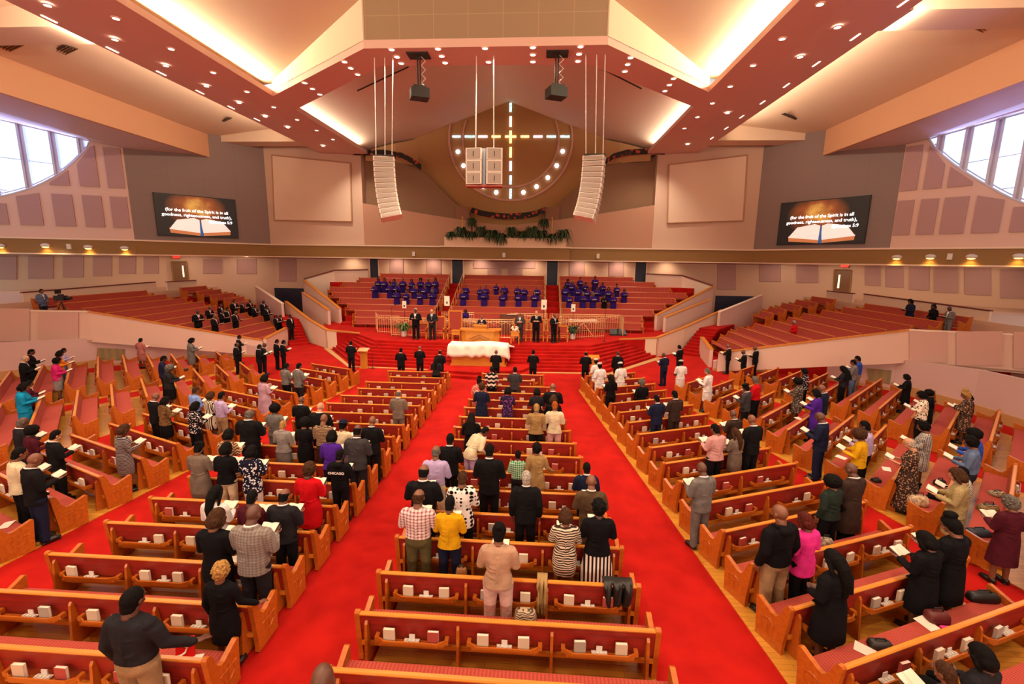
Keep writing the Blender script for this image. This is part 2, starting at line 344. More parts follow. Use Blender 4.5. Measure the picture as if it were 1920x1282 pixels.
# brown curved side walls rising outward, in front of the cross wall
for side, sg in (('left', -1), ('right', 1)):
    prof = [(13.4, 15.6), (12.0, 15.5), (10.5, 15.3), (9.2, 15.0), (8.2, 14.6), (7.4, 14.0), (6.6, 13.2), (5.8, 12.4), (4.8, 11.55), (4.0, 11.0), (3.3, 10.7)]
    w = MB()
    for (x0, z0), (x1, z1) in zip(prof, prof[1:]):
        yy = lambda x: 44.55-.9*(x/13.4)**2*1.0
        a = (sg*x0+.1, yy(x0)); b = (sg*x1+.1, yy(x1))
        if sg < 0: w.wall(a, b, 9.3, z0, .1, z1b=z1)
        else: w.wall(b, a, 9.3, z1, .1, z1b=z0)
    st('wall_recess_%s' % side, w, mat('brown_recess_wall', '#85654a', .85))
    d = MB().box(min(sg*3.6, sg*4.9)+.15, max(sg*3.6, sg*4.9)+.15, 44.2, 44.35, 9.5, 11.3); st('door_%d' % (9 if sg < 0 else 8), d, mat('recess_door', '#8a5f42', .7))
gz = lambda x: 20.8-.363*abs(x)
cw = MB(); xs = [-13.5, 0, 13.7]
cw.add([(-13.5, 45.4, 8), (13.7, 45.4, 8), (13.7, 45.4, 16.1), (0.15, 45.4, 21.1), (-13.5, 45.4, 16.1), (-13.5, 45.6, 8), (13.7, 45.6, 8), (13.7, 45.6, 16.1), (.15, 45.6, 21.1), (-13.5, 45.6, 16.1)],
       [(0, 1, 2, 3, 4), (9, 8, 7, 6, 5), (0, 5, 6, 1), (1, 6, 7, 2), (2, 7, 8, 3), (3, 8, 9, 4), (4, 9, 5, 0)])
st('wall_back_cross', cw, M_TANW)
for sg in (-1, 1):                          # curved pilaster walls beside the cross wall
    w = MB(); pts = [(sg*12.9, 43.2), (sg*11.6, 43.5), (sg*10.3, 44.1), (sg*9.2, 44.9), (sg*8.6, 45.4)]
    if sg > 0: pts = pts[::-1]
    for a, b in zip(pts, pts[1:]): w.wall(a, b, 15.2, gz(a[0]+0)-.1, .12, z1b=gz(b[0])-.1)
    st('wall_pilaster_%s' % ('left' if sg < 0 else 'right'), w, mat('ochre_gold_wall', '#b98e5c', .75))
    st('wall_recess_return_%s' % ('left' if sg < 0 else 'right'), MB().box(min(sg*13.35, sg*13.6)+.1, max(sg*13.35, sg*13.6)+.1, 42.95, 45.6, 7.5, 17.5), M_WALL)
# rear gable ceiling, front gable ceiling
c = MB()
for sg in (-1, 1):
    zc = lambda x: 20.9-.3686*(x-.1*sg)
    c.slab([(0.1, 22.4, 20.9), (0.1, 45.6, 20.9), (sg*13.8, 45.6, 15.85), (sg*13.8, 29.6, 15.85), (sg*5.6, 22.9, zc(5.6))][::sg], .15, (0, 0, 1))
st('ceiling_rear', c, M_CEIL)
c = MB()
for sg in (-1, 1):
    c.slab([(.3, -14, 18.55), (.3, 28.2, 18.55), (sg*14.5, 28.2, 16.2), (sg*14.5, -14, 16.2)][::sg], .15, (0, 0, 1))
st('ceiling_front', c, M_CEIL)
# longitudinal beams: flat soffit, outer soffit a little higher, upstand lip towards the recess
bm_ = MB()
for sg in (-1, 1):
    def X(x): return sg*x
    prof = [(12.5, 16.0), (12.5, ZB), (14.35, ZB), (14.45, ZB+.02), (17.0, ZB+.12), (17.05, ZB+.42), (17.0, 16.2), (12.9, 16.2), (12.7, 15.82), (12.62, 16.0)]
    vs = [(X(x), -14, z) for x, z in prof]+[(X(x), 43.1, z) for x, z in prof]; n = len(prof)
    bm_.add(vs, [tuple(range(n)), tuple(range(2*n-1, n-1, -1))]+[(i, n+i, n+(i+1) % n, (i+1) % n) for i in range(n)])
st('ceiling_beam', bm_, M_CEILP)
# hexagonal cross beam (lateral + two diagonal pieces)
XL, XR, DL, DR = (-4.75, 22.05), (6.15, 22.05), (-12.5, 27.9), (12.5, 27.9)
xb = MB().prism([DL, XL, XR, DR, (12.5, 30.4), (5.6, 24.1), (-4.6, 23.9), (-12.5, 30.4)], ZB-.001, 16.05); st('ceiling_cross_beam', xb, M_CEILP)
lw = MB()
z_l = lambda x: 18.5-.164*abs(x-.3)
lw.add([(XL[0], 22.1, 16), (XR[0], 22.1, 16), (XR[0], 22.1, z_l(6.1)), (.3, 22.1, 18.5), (XL[0], 22.1, z_l(-4.7)), (XL[0], 22.3, 16), (XR[0], 22.3, 16), (XR[0], 22.3, 21.5), (.3, 22.3, 21.5), (XL[0], 22.3, 21.5)],
       [(0, 1, 2, 3, 4), (9, 8, 7, 6, 5), (0, 5, 6, 1), (1, 6, 7, 2), (2, 7, 8, 3), (3, 8, 9, 4), (4, 9, 5, 0)])
st('wall_recess_front', lw, M_CEILD)
for a, b, nm in ((DL, XL, 'left'), (XR, DR, 'right')):
    za, zb = (16.4, 17.45) if nm == 'left' else (17.45, 16.4)
    st('wall_recess_diagonal_%s' % nm, MB().wall(a, b, 16.0, za+.3, .15, z1b=zb+.3), M_CEIL)
for a, b in ((DL, (XL[0], 22.2)), ((XR[0], 22.2), DR)): st('wall_recess_closer', MB().wall((a[0], a[1]+.3), (b[0], b[1]+.3), 16, 21.5, .1), M_CEIL)
# side bays
c = MB()
for sg in (-1, 1):
    q = [(sg*16.9, -14), (sg*25.4, -14), (sg*25.4, 42.5), (sg*16.9, 43.4)]; q = q if sg > 0 else q[::-1]
    c.prism(q, [17.6, 16.6, 16.6, 17.6] if sg > 0 else [17.6, 16.6, 16.6, 17.6], 18)
st('ceiling_bays', c, M_CEIL)
c = MB()
for sg in (-1, 1):
    ye = 39.6 if sg < 0 else 39.0
    x0, x1 = sorted((sg*25.2, sg*25.5)); c.box(x0, x1, -14, ye, 14.75, 17)
st('wall_header', c, mat('header_plaster', '#d2a07a', .85))
c = MB()
c.slab([(-25.32, -14, 14.75), (-45, -14, 17.6), (-44.1, 28.7, 17.6), (-36.5, 31.9, 16.1), (-28.9, 35.1, 14.5), (-25.32, 39.6, 14.85)], .15, (0, 0, 1))
c.slab([(25.32, -14, 14.95), (25.32, 39.0, 14.95), (28.4, 35.0, 14.6), (33, 30.3, 15.8), (39, 24.2, 17.2), (45, -14, 17.4)], .15, (0, 0, 1))
st('ceiling_side_soffit', c, mat('side_soffit_plaster', '#d3b8ae', .85))
# duct boxes crossing the side bays, bulkhead over the rear of the bays
for sg in (-1, 1):
    nm = 'left' if sg < 0 else 'right'
    for k, y in enumerate((21.0, 40.3)):
        x0, x1 = sorted((sg*17.3, sg*25.2)); st('ceiling_duct_%s_%d' % (nm, k+1), MB().box(x0, x1, y, y+1.7, 16.35 if k == 0 else 16.2, 18), M_CEIL)
# outer shell: rear wall, far sides, roof
sh = MB().box(-46, 46, -14.3, -14, 0, 22).box(-46.3, -46, -14, 33, 0, 22).box(46, 46.3, -14, 33, 0, 22)
st('wall_rear', MB().box(-46, 46, -14.3, -14, 0, 22), M_WALL)
st('wall_far_left', MB().box(-46.3, -46, -14, 26.5, 0, 20).box(-46.3,-46,26,33,0,7), M_WALL); st('wall_far_right', MB().box(44.5, 44.8, -14, 19, 0, 20).box(41.2,44.6,18,27,0,6.9), M_WALL)
st('ceiling_roof', MB().box(-25.4, 25.4, -14.3, 46, 21.6, 21.8), M_CEIL)
# ---------------------------------------------------------------- platform and steps
EDGE = [(-9.4, 30.6), (-8.9, 29.4), (-6.9, 28.0), (-4, 27.5), (-1.8, 27.0), (1.6, 27.0), (4, 27.5), (6.7, 28.0), (8.6, 29.4), (9.2, 30.6)]
def edge(k):                                # step outlines, k=0 the platform edge, k=7 the lowest
    t = k/7; x = lambda a, b: a+(b-a)*t
    return [(x(-9.0, -11.4), x(30.2, 31.2)), (x(-7.0, -7.7), x(28.0, 26.2)), (x(-3.2, -3.2), x(27.7, 25.95)), (x(3.2, 3.2), x(27.7, 25.95)), (x(6.6, 7.5), x(28.0, 26.2)), (x(8.8, 11.4), x(30.2, 30.9))]
for k in range(8):
    e = edge(k); z = 1.25-.156*k
    p = e+[(14, 44.2), (-14, 44.2)] if k == 0 else e+[(11.4, 33), (-11.4, 33)]
    if k == 0: p = e[:1]+e[1:]+[(11.6, 31.2), (18.6, 44.2), (-18.4, 44.2), (-11.8, 31.2)]
    s = MB().prism(p, 0 if k == 0 else 0, z-.001*k)
    st('floor_platform' if k == 0 else 'floor_step_%d' % k, s, M_CARPET)
for k, (r, z) in enumerate(((2.9, .165), (2.5, .325))):
    st('floor_landing_%d' % (k+1), MB().prism([(-r+.15, 24.1+.3*k), (0.1, 23.7+.35*k), (r, 24.5+.3*k), (3.2, 26.2), (-3.0, 26.2)], 0, z), M_CARPET)
st('baseboard_steps', MB().prism([(-11.9, 31.0), (-7.9, 25.75), (-3, 25.55), (-3, 25.7), (-7.8, 25.95), (-11.6, 31.2)], 0, .03).prism([(3.2, 25.55), (7.7, 25.75), (11.8, 30.6), (11.5, 30.9), (7.55, 26.0), (3.2, 25.75)], 0, .03), M_BASE)
# ---- choir tiers
CH = []
for i in range(9):
    h = 1.407+.38*i; CH.append((6.4-h, 42.98-1.14*i))      # rail height, rail depth
for i in range(8):
    z = CH[i][0]-.9; y1 = CH[i][1]+.3; xw = 14.6+1.0*max(0, 4-i)*0
    y0 = CH[i+1][1]+.3
    pw = (-11.9-.62*(y0-35), 12.0+.72*(y0-35)); 
    st('floor_choir_%d' % (i+1), MB().prism([(min(pw[0], -12), y0), (max(pw[1], 12), y0), (max(12.0+.72*(y1-35), 12), y1), (min(-11.9-.62*(y1-35), -12), y1)], 1.0, z), M_CARPET)
st('floor_choir_rear', MB().box(-17.6, 17.8, CH[0][1]+.3, 44.3, 1, CH[0][0]-.9), M_CARPET)
# choir flank walls with golden caps, handrail walls behind the side stairs
def capwall(name, pts, th=.22, cap=M_WOODR, m=M_WALLL, z0=0, cw=.05):
    w = MB()
    for (a, za), (b, zb) in zip(pts, pts[1:]): w.wall(a, b, z0, za, th, z1b=zb)
    o = st(name, w, m); k = MB()
    for (a, za), (b, zb) in zip(pts, pts[1:]):
        a_, b_ = np.array(a, float), np.array(b, float); d = (b_-a_)/np.linalg.norm(b_-a_); n = np.array([-d[1], d[0]])*.03*np.sign(th)
        k.wall(tuple(a_-n), tuple(b_-n), za, za+cw, th+.06*np.sign(th), z0b=zb, z1b=zb+cw)
    k.obj('rail_cap', cap, o); return o
capwall('wall_choir_right', [((12.2, 35.1), 2.4), ((18.5, 41.4), 4.3)], -.2)
capwall('wall_choir_left', [((-12.3, 35.1), 2.4), ((-18.2, 41.0), 4.3)], .2)
for sg in (-1, 1):                          # white stair wall with red handrail along the back
    pts = [((sg*18.6, 41.5), 4.35), ((sg*16.4, 43.2), 5.15), ((sg*13.2, 43.35), 5.25)]
    capwall('wall_choir_stair_%s' % ('left' if sg < 0 else 'right'), pts, .12*-sg, mat('red_handrail', '#6e3428', .4), mat('white_stair_wall', '#d9c3ae', .8), cw=.12)
# low wing walls either side of the platform
LW = [((8.9, 30.5), 1.27), ((11.5, 31.3), 1.3), ((13.9, 33.4), 1.75), ((18.4, 38.2), 2.6)]
for sg in (-1, 1):
    capwall('wall_wing_%s' % ('left' if sg < 0 else 'right'), [((sg*p[0]-.1, p[1]), z) for p, z in LW], -.2*-sg*-1, M_WOODR, mat('pale_wing_wall', '#dcc6a8', .8))
    capwall('wall_wing_upper_%s' % ('left' if sg < 0 else 'right'), [((sg*12.9-.1, 34.2), 2.35), ((sg*17.9, 39.6), 3.3)], .2*sg*-1*-1, M_WOODR)
    # side stair between the wing wall and the terrace wall
    for k in range(9):
        a = np.array([13.5, 32.3]); d = np.array([.62, .785]); n = np.array([.785, -.62]); p0 = a+d*(.42*k); L = 5.6 if k < 8 else 7.5
        q = [p0, p0+d*(L-.42*k), p0+d*(L-.42*k)+n*1.35, p0+n*1.35]; q = [(sg*x-.1, y) for x, y in q]; q = q[::-1] if sg > 0 else q
        st('floor_side_stair_%s_%d' % ('left' if sg < 0 else 'right', k+1), MB().prism(q, 0, .17*(k+1)), M_CARPET)
    capwall('wall_stair_%s' % ('left' if sg < 0 else 'right'), [((sg*14.3-.1, 28.3), 1.1), ((sg*14.95-.1, 32.0), 1.28)], .2, M_WOODR)
    capwall('wall_landing_%s' % ('left' if sg < 0 else 'right'), [((sg*17.6-.1, 36.3), 2.6), ((sg*22.6, 40.6), 3.7)], .2, M_TRIM)
    x0, x1 = sorted((sg*20.0, sg*23.4)); st('door_%d' % (10 if sg < 0 else 11), MB().box(x0, x1, 44.1, 44.29, .5, 3.35), M_BLUE)
# ---- terrace seating tiers (rows along the axis), ramp parapet and far walls
def txk(k): return 16.43+.955*(9-k)         # distance of terrace row k's rail from the axis
def tz(k): return 3.0-.3*k                  # its floor
for sg in (-1, 1):
    nm = 'left' if sg < 0 else 'right'
    for k in range(10):
        x0 = txk(k)-.62; x1 = txk(k)+.33 if k else 26.6
        y0 = 28.2-.62*(x0-16); y0 = max(y0, 23.4)
        yl = lambda x: 33.4+.8*(x-15.8); q = [(x0, y0+.1), (x1, max(28.2-.62*(x1-16), 23.0)+.1), (x1, yl(x1)), (x0, yl(x0))]; q = [(AX+sg*x, y) for x, y in q]; q = q if sg > 0 else q[::-1]
        st('floor_terrace_%s_%d' % (nm, 10-k), MB().prism(q, 0, tz(k)), M_CARPET)
    q = [(26.6, 22), (37, 18), (37, 34), (30, 39), (26.6, 41.5)]; q = [(AX+sg*x, y) for x, y in q]; q = q if sg > 0 else q[::-1]
    st('floor_terrace_walk_%s' % nm, MB().prism(q, 0, 3.6), M_WALL)
    # low parapet behind the top row, red cap; opening, then short piece
    capwall('wall_terrace_rear_%s' % nm, [((sg*26.75-.13, 24.9), 4.12), ((sg*26.75-.13, 34.3), 4.3)], .12*sg*-1, mat('red_handrail', '#6e3428', .4), mat('white_stair_wall', '#d9c3ae', .8), cw=.07)
    capwall('wall_terrace_rear_short_%s' % nm, [((sg*26.75-.13, 35.4), 4.25), ((sg*26.75-.13, 38.6), 4.25)], .12*sg*-1, mat('red_handrail', '#6e3428', .4), mat('white_stair_wall', '#d9c3ae', .8), cw=.07)
# ramp parapet + side parapet (front faces) ; left and right
RP = {'left': [((-14.6, 28.2), .0, 1.0), ((-21.9, 23.9), 1.5, 3.2), ((-26.3, 22.0), 1.62, 3.42), ((-31, 20), 1.7, 3.6)],
      'right': [((14.1, 27.2), .0, 1.12), ((21.8, 23.6), 1.55, 3.2), ((26.0, 21.4), 1.62, 3.35), ((31, 19), 1.7, 3.55)]}
LB = {'left': [(-14.4, 28.0), (-18.0, 27.0), (-21.9, 24.15), (-24.3, 20.4), (-25.2, 14), (-25.4, -14)],
      'right': [(14.0, 27.5), (18.2, 27.3), (21.75, 24.0), (22.6, 20.5), (23.0, 14), (23.6, -14)]}
for nm, sg in (('left', -1), ('right', 1)):
    P = RP[nm]; w = MB()
    for (a, z0, z1), (b, z0b, z1b) in zip(P, P[1:]): w.wall(a, b, z0, z1, .2 if sg > 0 else -.2, z0b=z0b, z1b=z1b)
    st('wall_parapet_%s' % nm, w, M_WALLL)
    k = MB(); k2 = MB()
    for i, ((a, _, z1), (b, _, z1b)) in enumerate(zip(P, P[1:])):
        (k if i == 0 else k2).wall((a[0], a[1]-.04), (b[0], b[1]-.04), z1, z1+.06, .3*sg, z0b=z1b, z1b=z1b+.06)
    st('trim_parapet_ramp_%s' % nm, k, M_WOODR); st('trim_parapet_%s' % nm, k2, M_TRIM)
    for i, (a, b) in enumerate(zip(LB[nm], LB[nm][1:])):
        zt, zu = ((.6, 1.35), (1.35, 1.7), (1.7, 1.98), (1.98, 2.1), (2.1, 2.1))[i]
        st('wall_%s_base_%d' % (nm, i+1), MB().wall(a, b, 0, zt, .15*sg, z1b=zu), mat('mauve_wall', '#c9a79f', .85))
        st('baseboard_%s_%d' % (nm, i+1), MB().wall(a, b, 0, .45 if i > 1 else .14, -.06*sg), M_BASE)
    s = MB(); q = [(sg*14, 28.2), (sg*21.9, 24.0), (sg*26.3, 22.0), (sg*31, 20), (sg*31, 24), (sg*24, 26), (sg*18, 29)]
    # soffit under the side parapet
    w = MB(); a, z0, _ = P[1]; b, z0b, _ = P[2]; c_, z0c, _ = P[3]
    w.slab([(*a, z0+.02), (*b, z0b+.02), (*c_, z0c+.02), (sg*31, 26, z0c+.02), (sg*22.5, 26, z0+.02)][::sg], .1, (0, 0, 1)); st('ceiling_parapet_%s' % nm, w, M_WALL)
# ================================================================ fittings of the room
def Zc(t, pts): return [(t[0]+x/t[2], t[1]+y/t[2]) for x, y in pts]
def downlight(px, py, label, group, z=ZB, r=.125):
    p = uz(px, py, z); o = thing('recessed_downlight', label, 'ceiling light', tuple(p), 0, group)
    if 'dl' not in MATS:
        t = MB(); n = 16
        vs = []
        for rr, zz in ((1.35, -.004), (1.35, -.03), (1.0, -.035), (.92, -.01)): vs += [(rr*r*math.cos(2*math.pi*k/n), rr*r*math.sin(2*math.pi*k/n), zz) for k in range(n)]
        t.add(vs, [(i*n+k, i*n+(k+1) % n, (i+1)*n+(k+1) % n, (i+1)*n+k) for i in range(3) for k in range(n)])
        MATS['dl'] = (t.mesh('trim_ring', M_TRIM), MB().cyl((0, 0), r*.95, -.02, -.008).mesh('lamp', M_LAMPE))
    a, b = MATS['dl']; link('trim_ring', a, None, o); link('lamp', b, None, o)
Z1, Z2, Z3 = (0, 0, 2.9813), (640, 0, 2.9813), (1280, 0, 2.9813)
rows = [('inner row of the left ceiling beam, from the far wall', Zc(Z1, [(1861, 778), (1770, 728), (1661, 668), (1530, 597), (1380, 511), (1192, 404), (957, 272), (648, 101)])),
        ('middle row of the left ceiling beam, from the far wall', Zc(Z1, [(1806, 815), (1608, 711), (1483, 650), (1336, 573), (1153, 480), (927, 366), (642, 219), (265, 27)])),
        ('inner row of the right ceiling beam, from the far wall', Zc(Z3, [(10, 716), (82, 653), (166, 576), (266, 482), (394, 364), (557, 215), (768, 22)])),
        ('middle row of the right ceiling beam, from the far wall', Zc(Z3, [(27, 806), (250, 631), (657, 316), (866, 150)])),
        ('front row on the cross beam, from the left', Zc(Z2, [(281, 275), (540, 271), (803, 268), (1071, 263), (1337, 258)])),
        ('middle row on the cross beam, from the left', Zc(Z2, [(311, 316), (561, 312), (1071, 304), (1329, 300)])),
        ('rear row on the cross beam, from the left', Zc(Z2, [(335, 352), (580, 349), (823, 345), (1071, 343), (1323, 340)])),
        ('group on the left diagonal beam', Zc(Z2, [(18, 344), (53, 379), (91, 414)])+Zc(Z1, [(1704, 462), (1747, 495), (1788, 526)])),
        ('group on the right diagonal beam', Zc(Z2, [(1617, 320), (1601, 358), (1585, 397), (1857, 437), (1834, 473), (1809, 507)]))]
for nm, pts in rows:
    for i, (x, y) in enumerate(pts): downlight(x, y, 'round downlight, %s of the %s' % (ordw(i+1), nm), nm)
for nm, pts in (('left', Zc(Z1, [(1436, 667), (1292, 600), (1118, 514), (901, 408), (628, 277), (275, 105)])), ('right', Zc(Z3, [(163, 771), (244, 715), (330, 651), (447, 571), (580, 476), (747, 356), (964, 206), (1238, 12)]))):
    for i, (x, y) in enumerate(pts):
        p = uz(x, y, ZB+.1); o = MB().box(-.035, .035, -.3, .3, -.03, .0).obj('slot_light', mat('slot_glow', '#ffe9d0', .4, emit=2.5), None, (p[0], p[1], p[2])); tag(o, 'thin slot light along the edge of the %s ceiling beam, %s from the far wall' % (nm, ordw(i+1)), 'ceiling light', 'slot lights on the %s beam' % nm)
# ceiling vents
for i, (a, b, z, lab) in enumerate([((5, 92), (74, 60), 16.75, 'long slatted air vent in the left bay ceiling, at the upper left'), ((70, 117), (133, 88), 17.0, 'thin dark air slot in the left bay, below the long slatted vent'), ((390, 239), (432, 221), 17.0, 'thin dark air slot in the left bay near the grey screen wall'),
                                   ((1784, 24), (1870, 60), 16.9, 'long slatted air vent in the right bay ceiling'), ((1468, 213), (1518, 233), 17.0, 'thin dark air slot in the right bay near the grey screen wall')]):
    p, q = uz(*a, z), uz(*b, z); v = MB(); w = .28 if 'slatted' in lab else .12; d = (q-p)[:2]/np.linalg.norm((q-p)[:2]); n = np.array([-d[1], d[0]])
    vm = thing('air_vent', lab, 'air vent', tuple(p)); L_ = np.linalg.norm((q-p)[:2]); vm.rotation_euler = (0, 0, math.atan2(d[1], d[0]))
    MB().box(0, L_, -w, w, -.02, .03).obj('vent_recess', M_DARKF, vm)
    if w > .2:
        for k in range(4): MB().box(.05, L_-.05, -w+.1+k*.13, -w+.14+k*.13, -.05, -.015).obj('slat', M_FASC, vm)
for a, b, lab, y in (((670, 169), (766, 124), 'thin air slot in the rear gable ceiling, left of the ridge', 0), ((1118, 122), (1203, 165), 'thin air slot in the rear gable ceiling, right of the ridge', 0)):
    q = []
    for px, py in (a, b):                   # meet the sloping ceiling
        d = ray(px, py); sg = -1 if px < 950 else 1
        t = (20.75-CAM[2]+.363*sg*(-CAM[0])-.05)/(d[2]+.363*sg*d[0]); q.append(CAM+d*t)
    m = MB(); m.tube([tuple(q[0]-np.array([0, 0, .04])), tuple(q[1]-np.array([0, 0, .04]))], .05, 4); tag(m.obj('air_vent', M_DARKF), lab, 'air vent')
# ---- acoustic panels
def panel_on(wa, wb, quad, label, group, m=M_PANEL, th=.09, name='acoustic_panel', cat='acoustic panel'):
    P = [uw(x, y, wa, wb) for x, y in quad]; c = CAM-P[0]; n = np.cross(P[1]-P[0], P[2]-P[0]); n /= np.linalg.norm(n)
    if n@c < 0: n = -n
    o = MB().slab([p+n*.01 for p in P], th, n).obj(name, m)
    # origin at its own centre
    ctr = sum(P)/4; o.data.transform(Matrix.Translation(-Vector(ctr))); o.location = ctr
    return tag(o, label, cat, group)
for side in ('left', 'right'):
    _, a, b, _c = SIDES[side]; fr = frame2(a, b); g = 'acoustic panels on the %s side wall' % side
    cols = [(.15, 1.22), (1.76, 2.95), (3.56, 4.77), (5.5, 6.84), (7.5, 8.9)] if side == 'left' else [(-.1, .98), (.95+.35, 2.2), (2.5, 3.66), (4.02, 5.25), (5.7, 6.9)]
    if side == 'right': cols[0] = (.05, .95)
    arc = ARC if side == 'left' else ARCR
    def arcz(s):
        if s < arc[0][0]: return 99
        for (s0, z0), (s1, z1) in zip(arc, arc[1:]):
            if s0 <= s <= s1: return z0+(z1-z0)*(s-s0)/(s1-s0)
        return 10
    for r, (z0, z1) in enumerate(((8.5, 10.85), (11.5, 14.45))):
        for i, (s0, s1) in enumerate(cols):
            top0, top1 = min(z1, arcz(s0)-.25), min(z1, arcz(s1)-.25)
            if r == 0 and i == 4: top0 = top1 = 10.0
            if top0 < z0+.25: continue
            pts = [(s0, z0), (s1, z0), (s1, max(top1, z0+.02)), (s0, top0)]
            if r == 1 and side == 'left' and i == 1: pts = [(s0, z0), (s1, z0), (s1, 13.1), (2.3, 13.95), (2.0, 14.4), (s0, 14.5)]
            if r == 1 and side == 'right' and i == 1: pts = [(s0, z0), (s1, z0), (s1, 13.0), (1.6, 13.9), (s0, 14.3)]
            P = [np.array(fr(s, z, .01)) for s, z in pts]; n = np.array(fr(0, 0, 1))-np.array(fr(0, 0, 0)); o = MB().slab(P, .09, n).obj('acoustic_panel', M_PANEL)
            ctr = sum(P)/len(P); o.data.transform(Matrix.Translation(-Vector(ctr))); o.location = ctr
            tag(o, 'mauve acoustic panel on the %s side wall, %s row, %s from the grey wall' % (side, ('lower', 'upper')[r], ordw(i+1)), 'acoustic panel', g)
def low_panels(side, zoom, rects, seg, grp, start=1, lab='mauve acoustic panel under the %s fascia, %s'):
    wa, wb = LOW[side][seg], LOW[side][seg+1]
    for i, (x0, y0, x1, y1, dx) in enumerate(rects):
        q = Zc(zoom, [(x0, y1), (x1, y1-dx), (x1, y0), (x0, y0)]); panel_on(wa, wb, q, lab % (side, '%s from the wooden door' % ordw(i+start)), grp)
low_panels('left', (0, 430, 2.9813), [(805, 152, 888, 247, 0), (668, 150, 762, 248, 0), (523, 150, 627, 262, 0), (355, 150, 470, 268, 0), (162, 150, 300, 275, 0), (-20, 150, 97, 280, 0)], 1, 'low acoustic panels on the left')
low_panels('left', (0, 430, 2.9813), [(1135, 165, 1243, 245, 0), (1325, 165, 1433, 247, 0)], 0, 'low acoustic panels right of the left door', 1, 'dim acoustic panel under the %s fascia towards the choir, %s')
low_panels('right', (1280, 430, 2.9813), [(1020, 205, 1105, 312, -3), (1137, 205, 1235, 320, -5), (1265, 208, 1378, 335, -5), (1408, 212, 1540, 350, -5), (1577, 216, 1725, 362, -6), (1775, 225, 1960, 382, -6)], 1, 'low acoustic panels on the right')
low_panels('right', (1280, 430, 2.9813), [(637, 195, 757, 297, 0), (432, 195, 548, 292, 0)], 0, 'low acoustic panels left of the right door', 1, 'dim acoustic panel under the %s fascia towards the choir, %s')
for i, (x0, y0, x1, y1, lab) in enumerate([(524, 485, 556, 527, 'tall acoustic panel between the left terrace and the choir'), (1345, 494, 1379, 542, 'tall acoustic panel between the choir and the right terrace'), (731.7, 486, 756.5, 512, 'acoustic panel behind the left choir section, nearer its left end'), (800, 486, 827, 513, 'acoustic panel behind the left choir section, nearer the stairs'),
      (888, 489, 1003, 503, 'long dark panel under the fascia behind the middle choir section'), (914, 504, 938, 515, 'small acoustic panel behind the middle choir section, nearer the left stairs'), (953, 504, 980, 515, 'small acoustic panel behind the middle choir section, nearer the right stairs'),
      (1067.7, 491, 1096, 517, 'acoustic panel behind the right choir section, nearer the stairs'), (1142, 492, 1169, 518, 'acoustic panel behind the right choir section, nearer its right end')]):
    panel_on((-23, 44.3), (23, 44.3), [(x0, y1), (x1, y1), (x1, y0), (x0, y0)], lab, 'acoustic panels behind the choir')
for side, zt, rects in (('left', (0, 530, 6), [(440, 335, 890, 650), (-250, 290, 340, 655)]), ('right', (1500, 480, 4.571), [(935, 647, 1255, 908), (1335, 645, 1735, 933), (1825, 650, 2200, 958)])):
    wa, wb = RP[side][1][0], RP[side][2][0]
    for i, (x0, y0, x1, y1) in enumerate(rects):
        dy = {('left', 0): 8, ('left', 1): -25, ('right', 0): -2, ('right', 1): -12, ('right', 2): -20}[(side, i)]
        dt = {('left', 0): -12, ('left', 1): -18, ('right', 0): 0, ('right', 1): 8, ('right', 2): 10}[(side, i)]
        q = Zc(zt, [(x0, y1+(dy if side == 'left' else 0)*0), (x1, y1), (x1, y0-dt*0), (x0, y0)])
        panel_on(wa, wb, q, 'large pale acoustic panel on the %s parapet, %s from its bend' % (side, ordw(i+1)), 'parapet panels on the %s' % side, mat('pale_panel', '#cda596', .9), .07)
# large cream projection screens
for q, lab in (([(515, 413), (660, 415), (657, 306), (510, 291)], 'large blank cream projection screen left of the choir loft'), ([(1251, 418), (1393, 414), (1401, 291), (1254, 309)], 'large blank cream projection screen right of the choir loft')):
    P = [uy(x, y, 42.9) for x, y in q]; ctr = sum(P)/4
    o = thing('projection_screen', lab, 'projection screen', tuple(ctr))
    MB().slab([p-ctr for p in P], .06, (0, -1, 0)).obj('screen_surface', M_CREAM, o)
    f = MB(); 
    for k in range(4): f.tube([tuple(P[k]-ctr+np.array([0, -.06, 0])), tuple(P[(k+1) % 4]-ctr+np.array([0, -.06, 0]))], .07, 6)
    f.obj('frame', mat('screen_frame', '#b98c6c', .7), o)
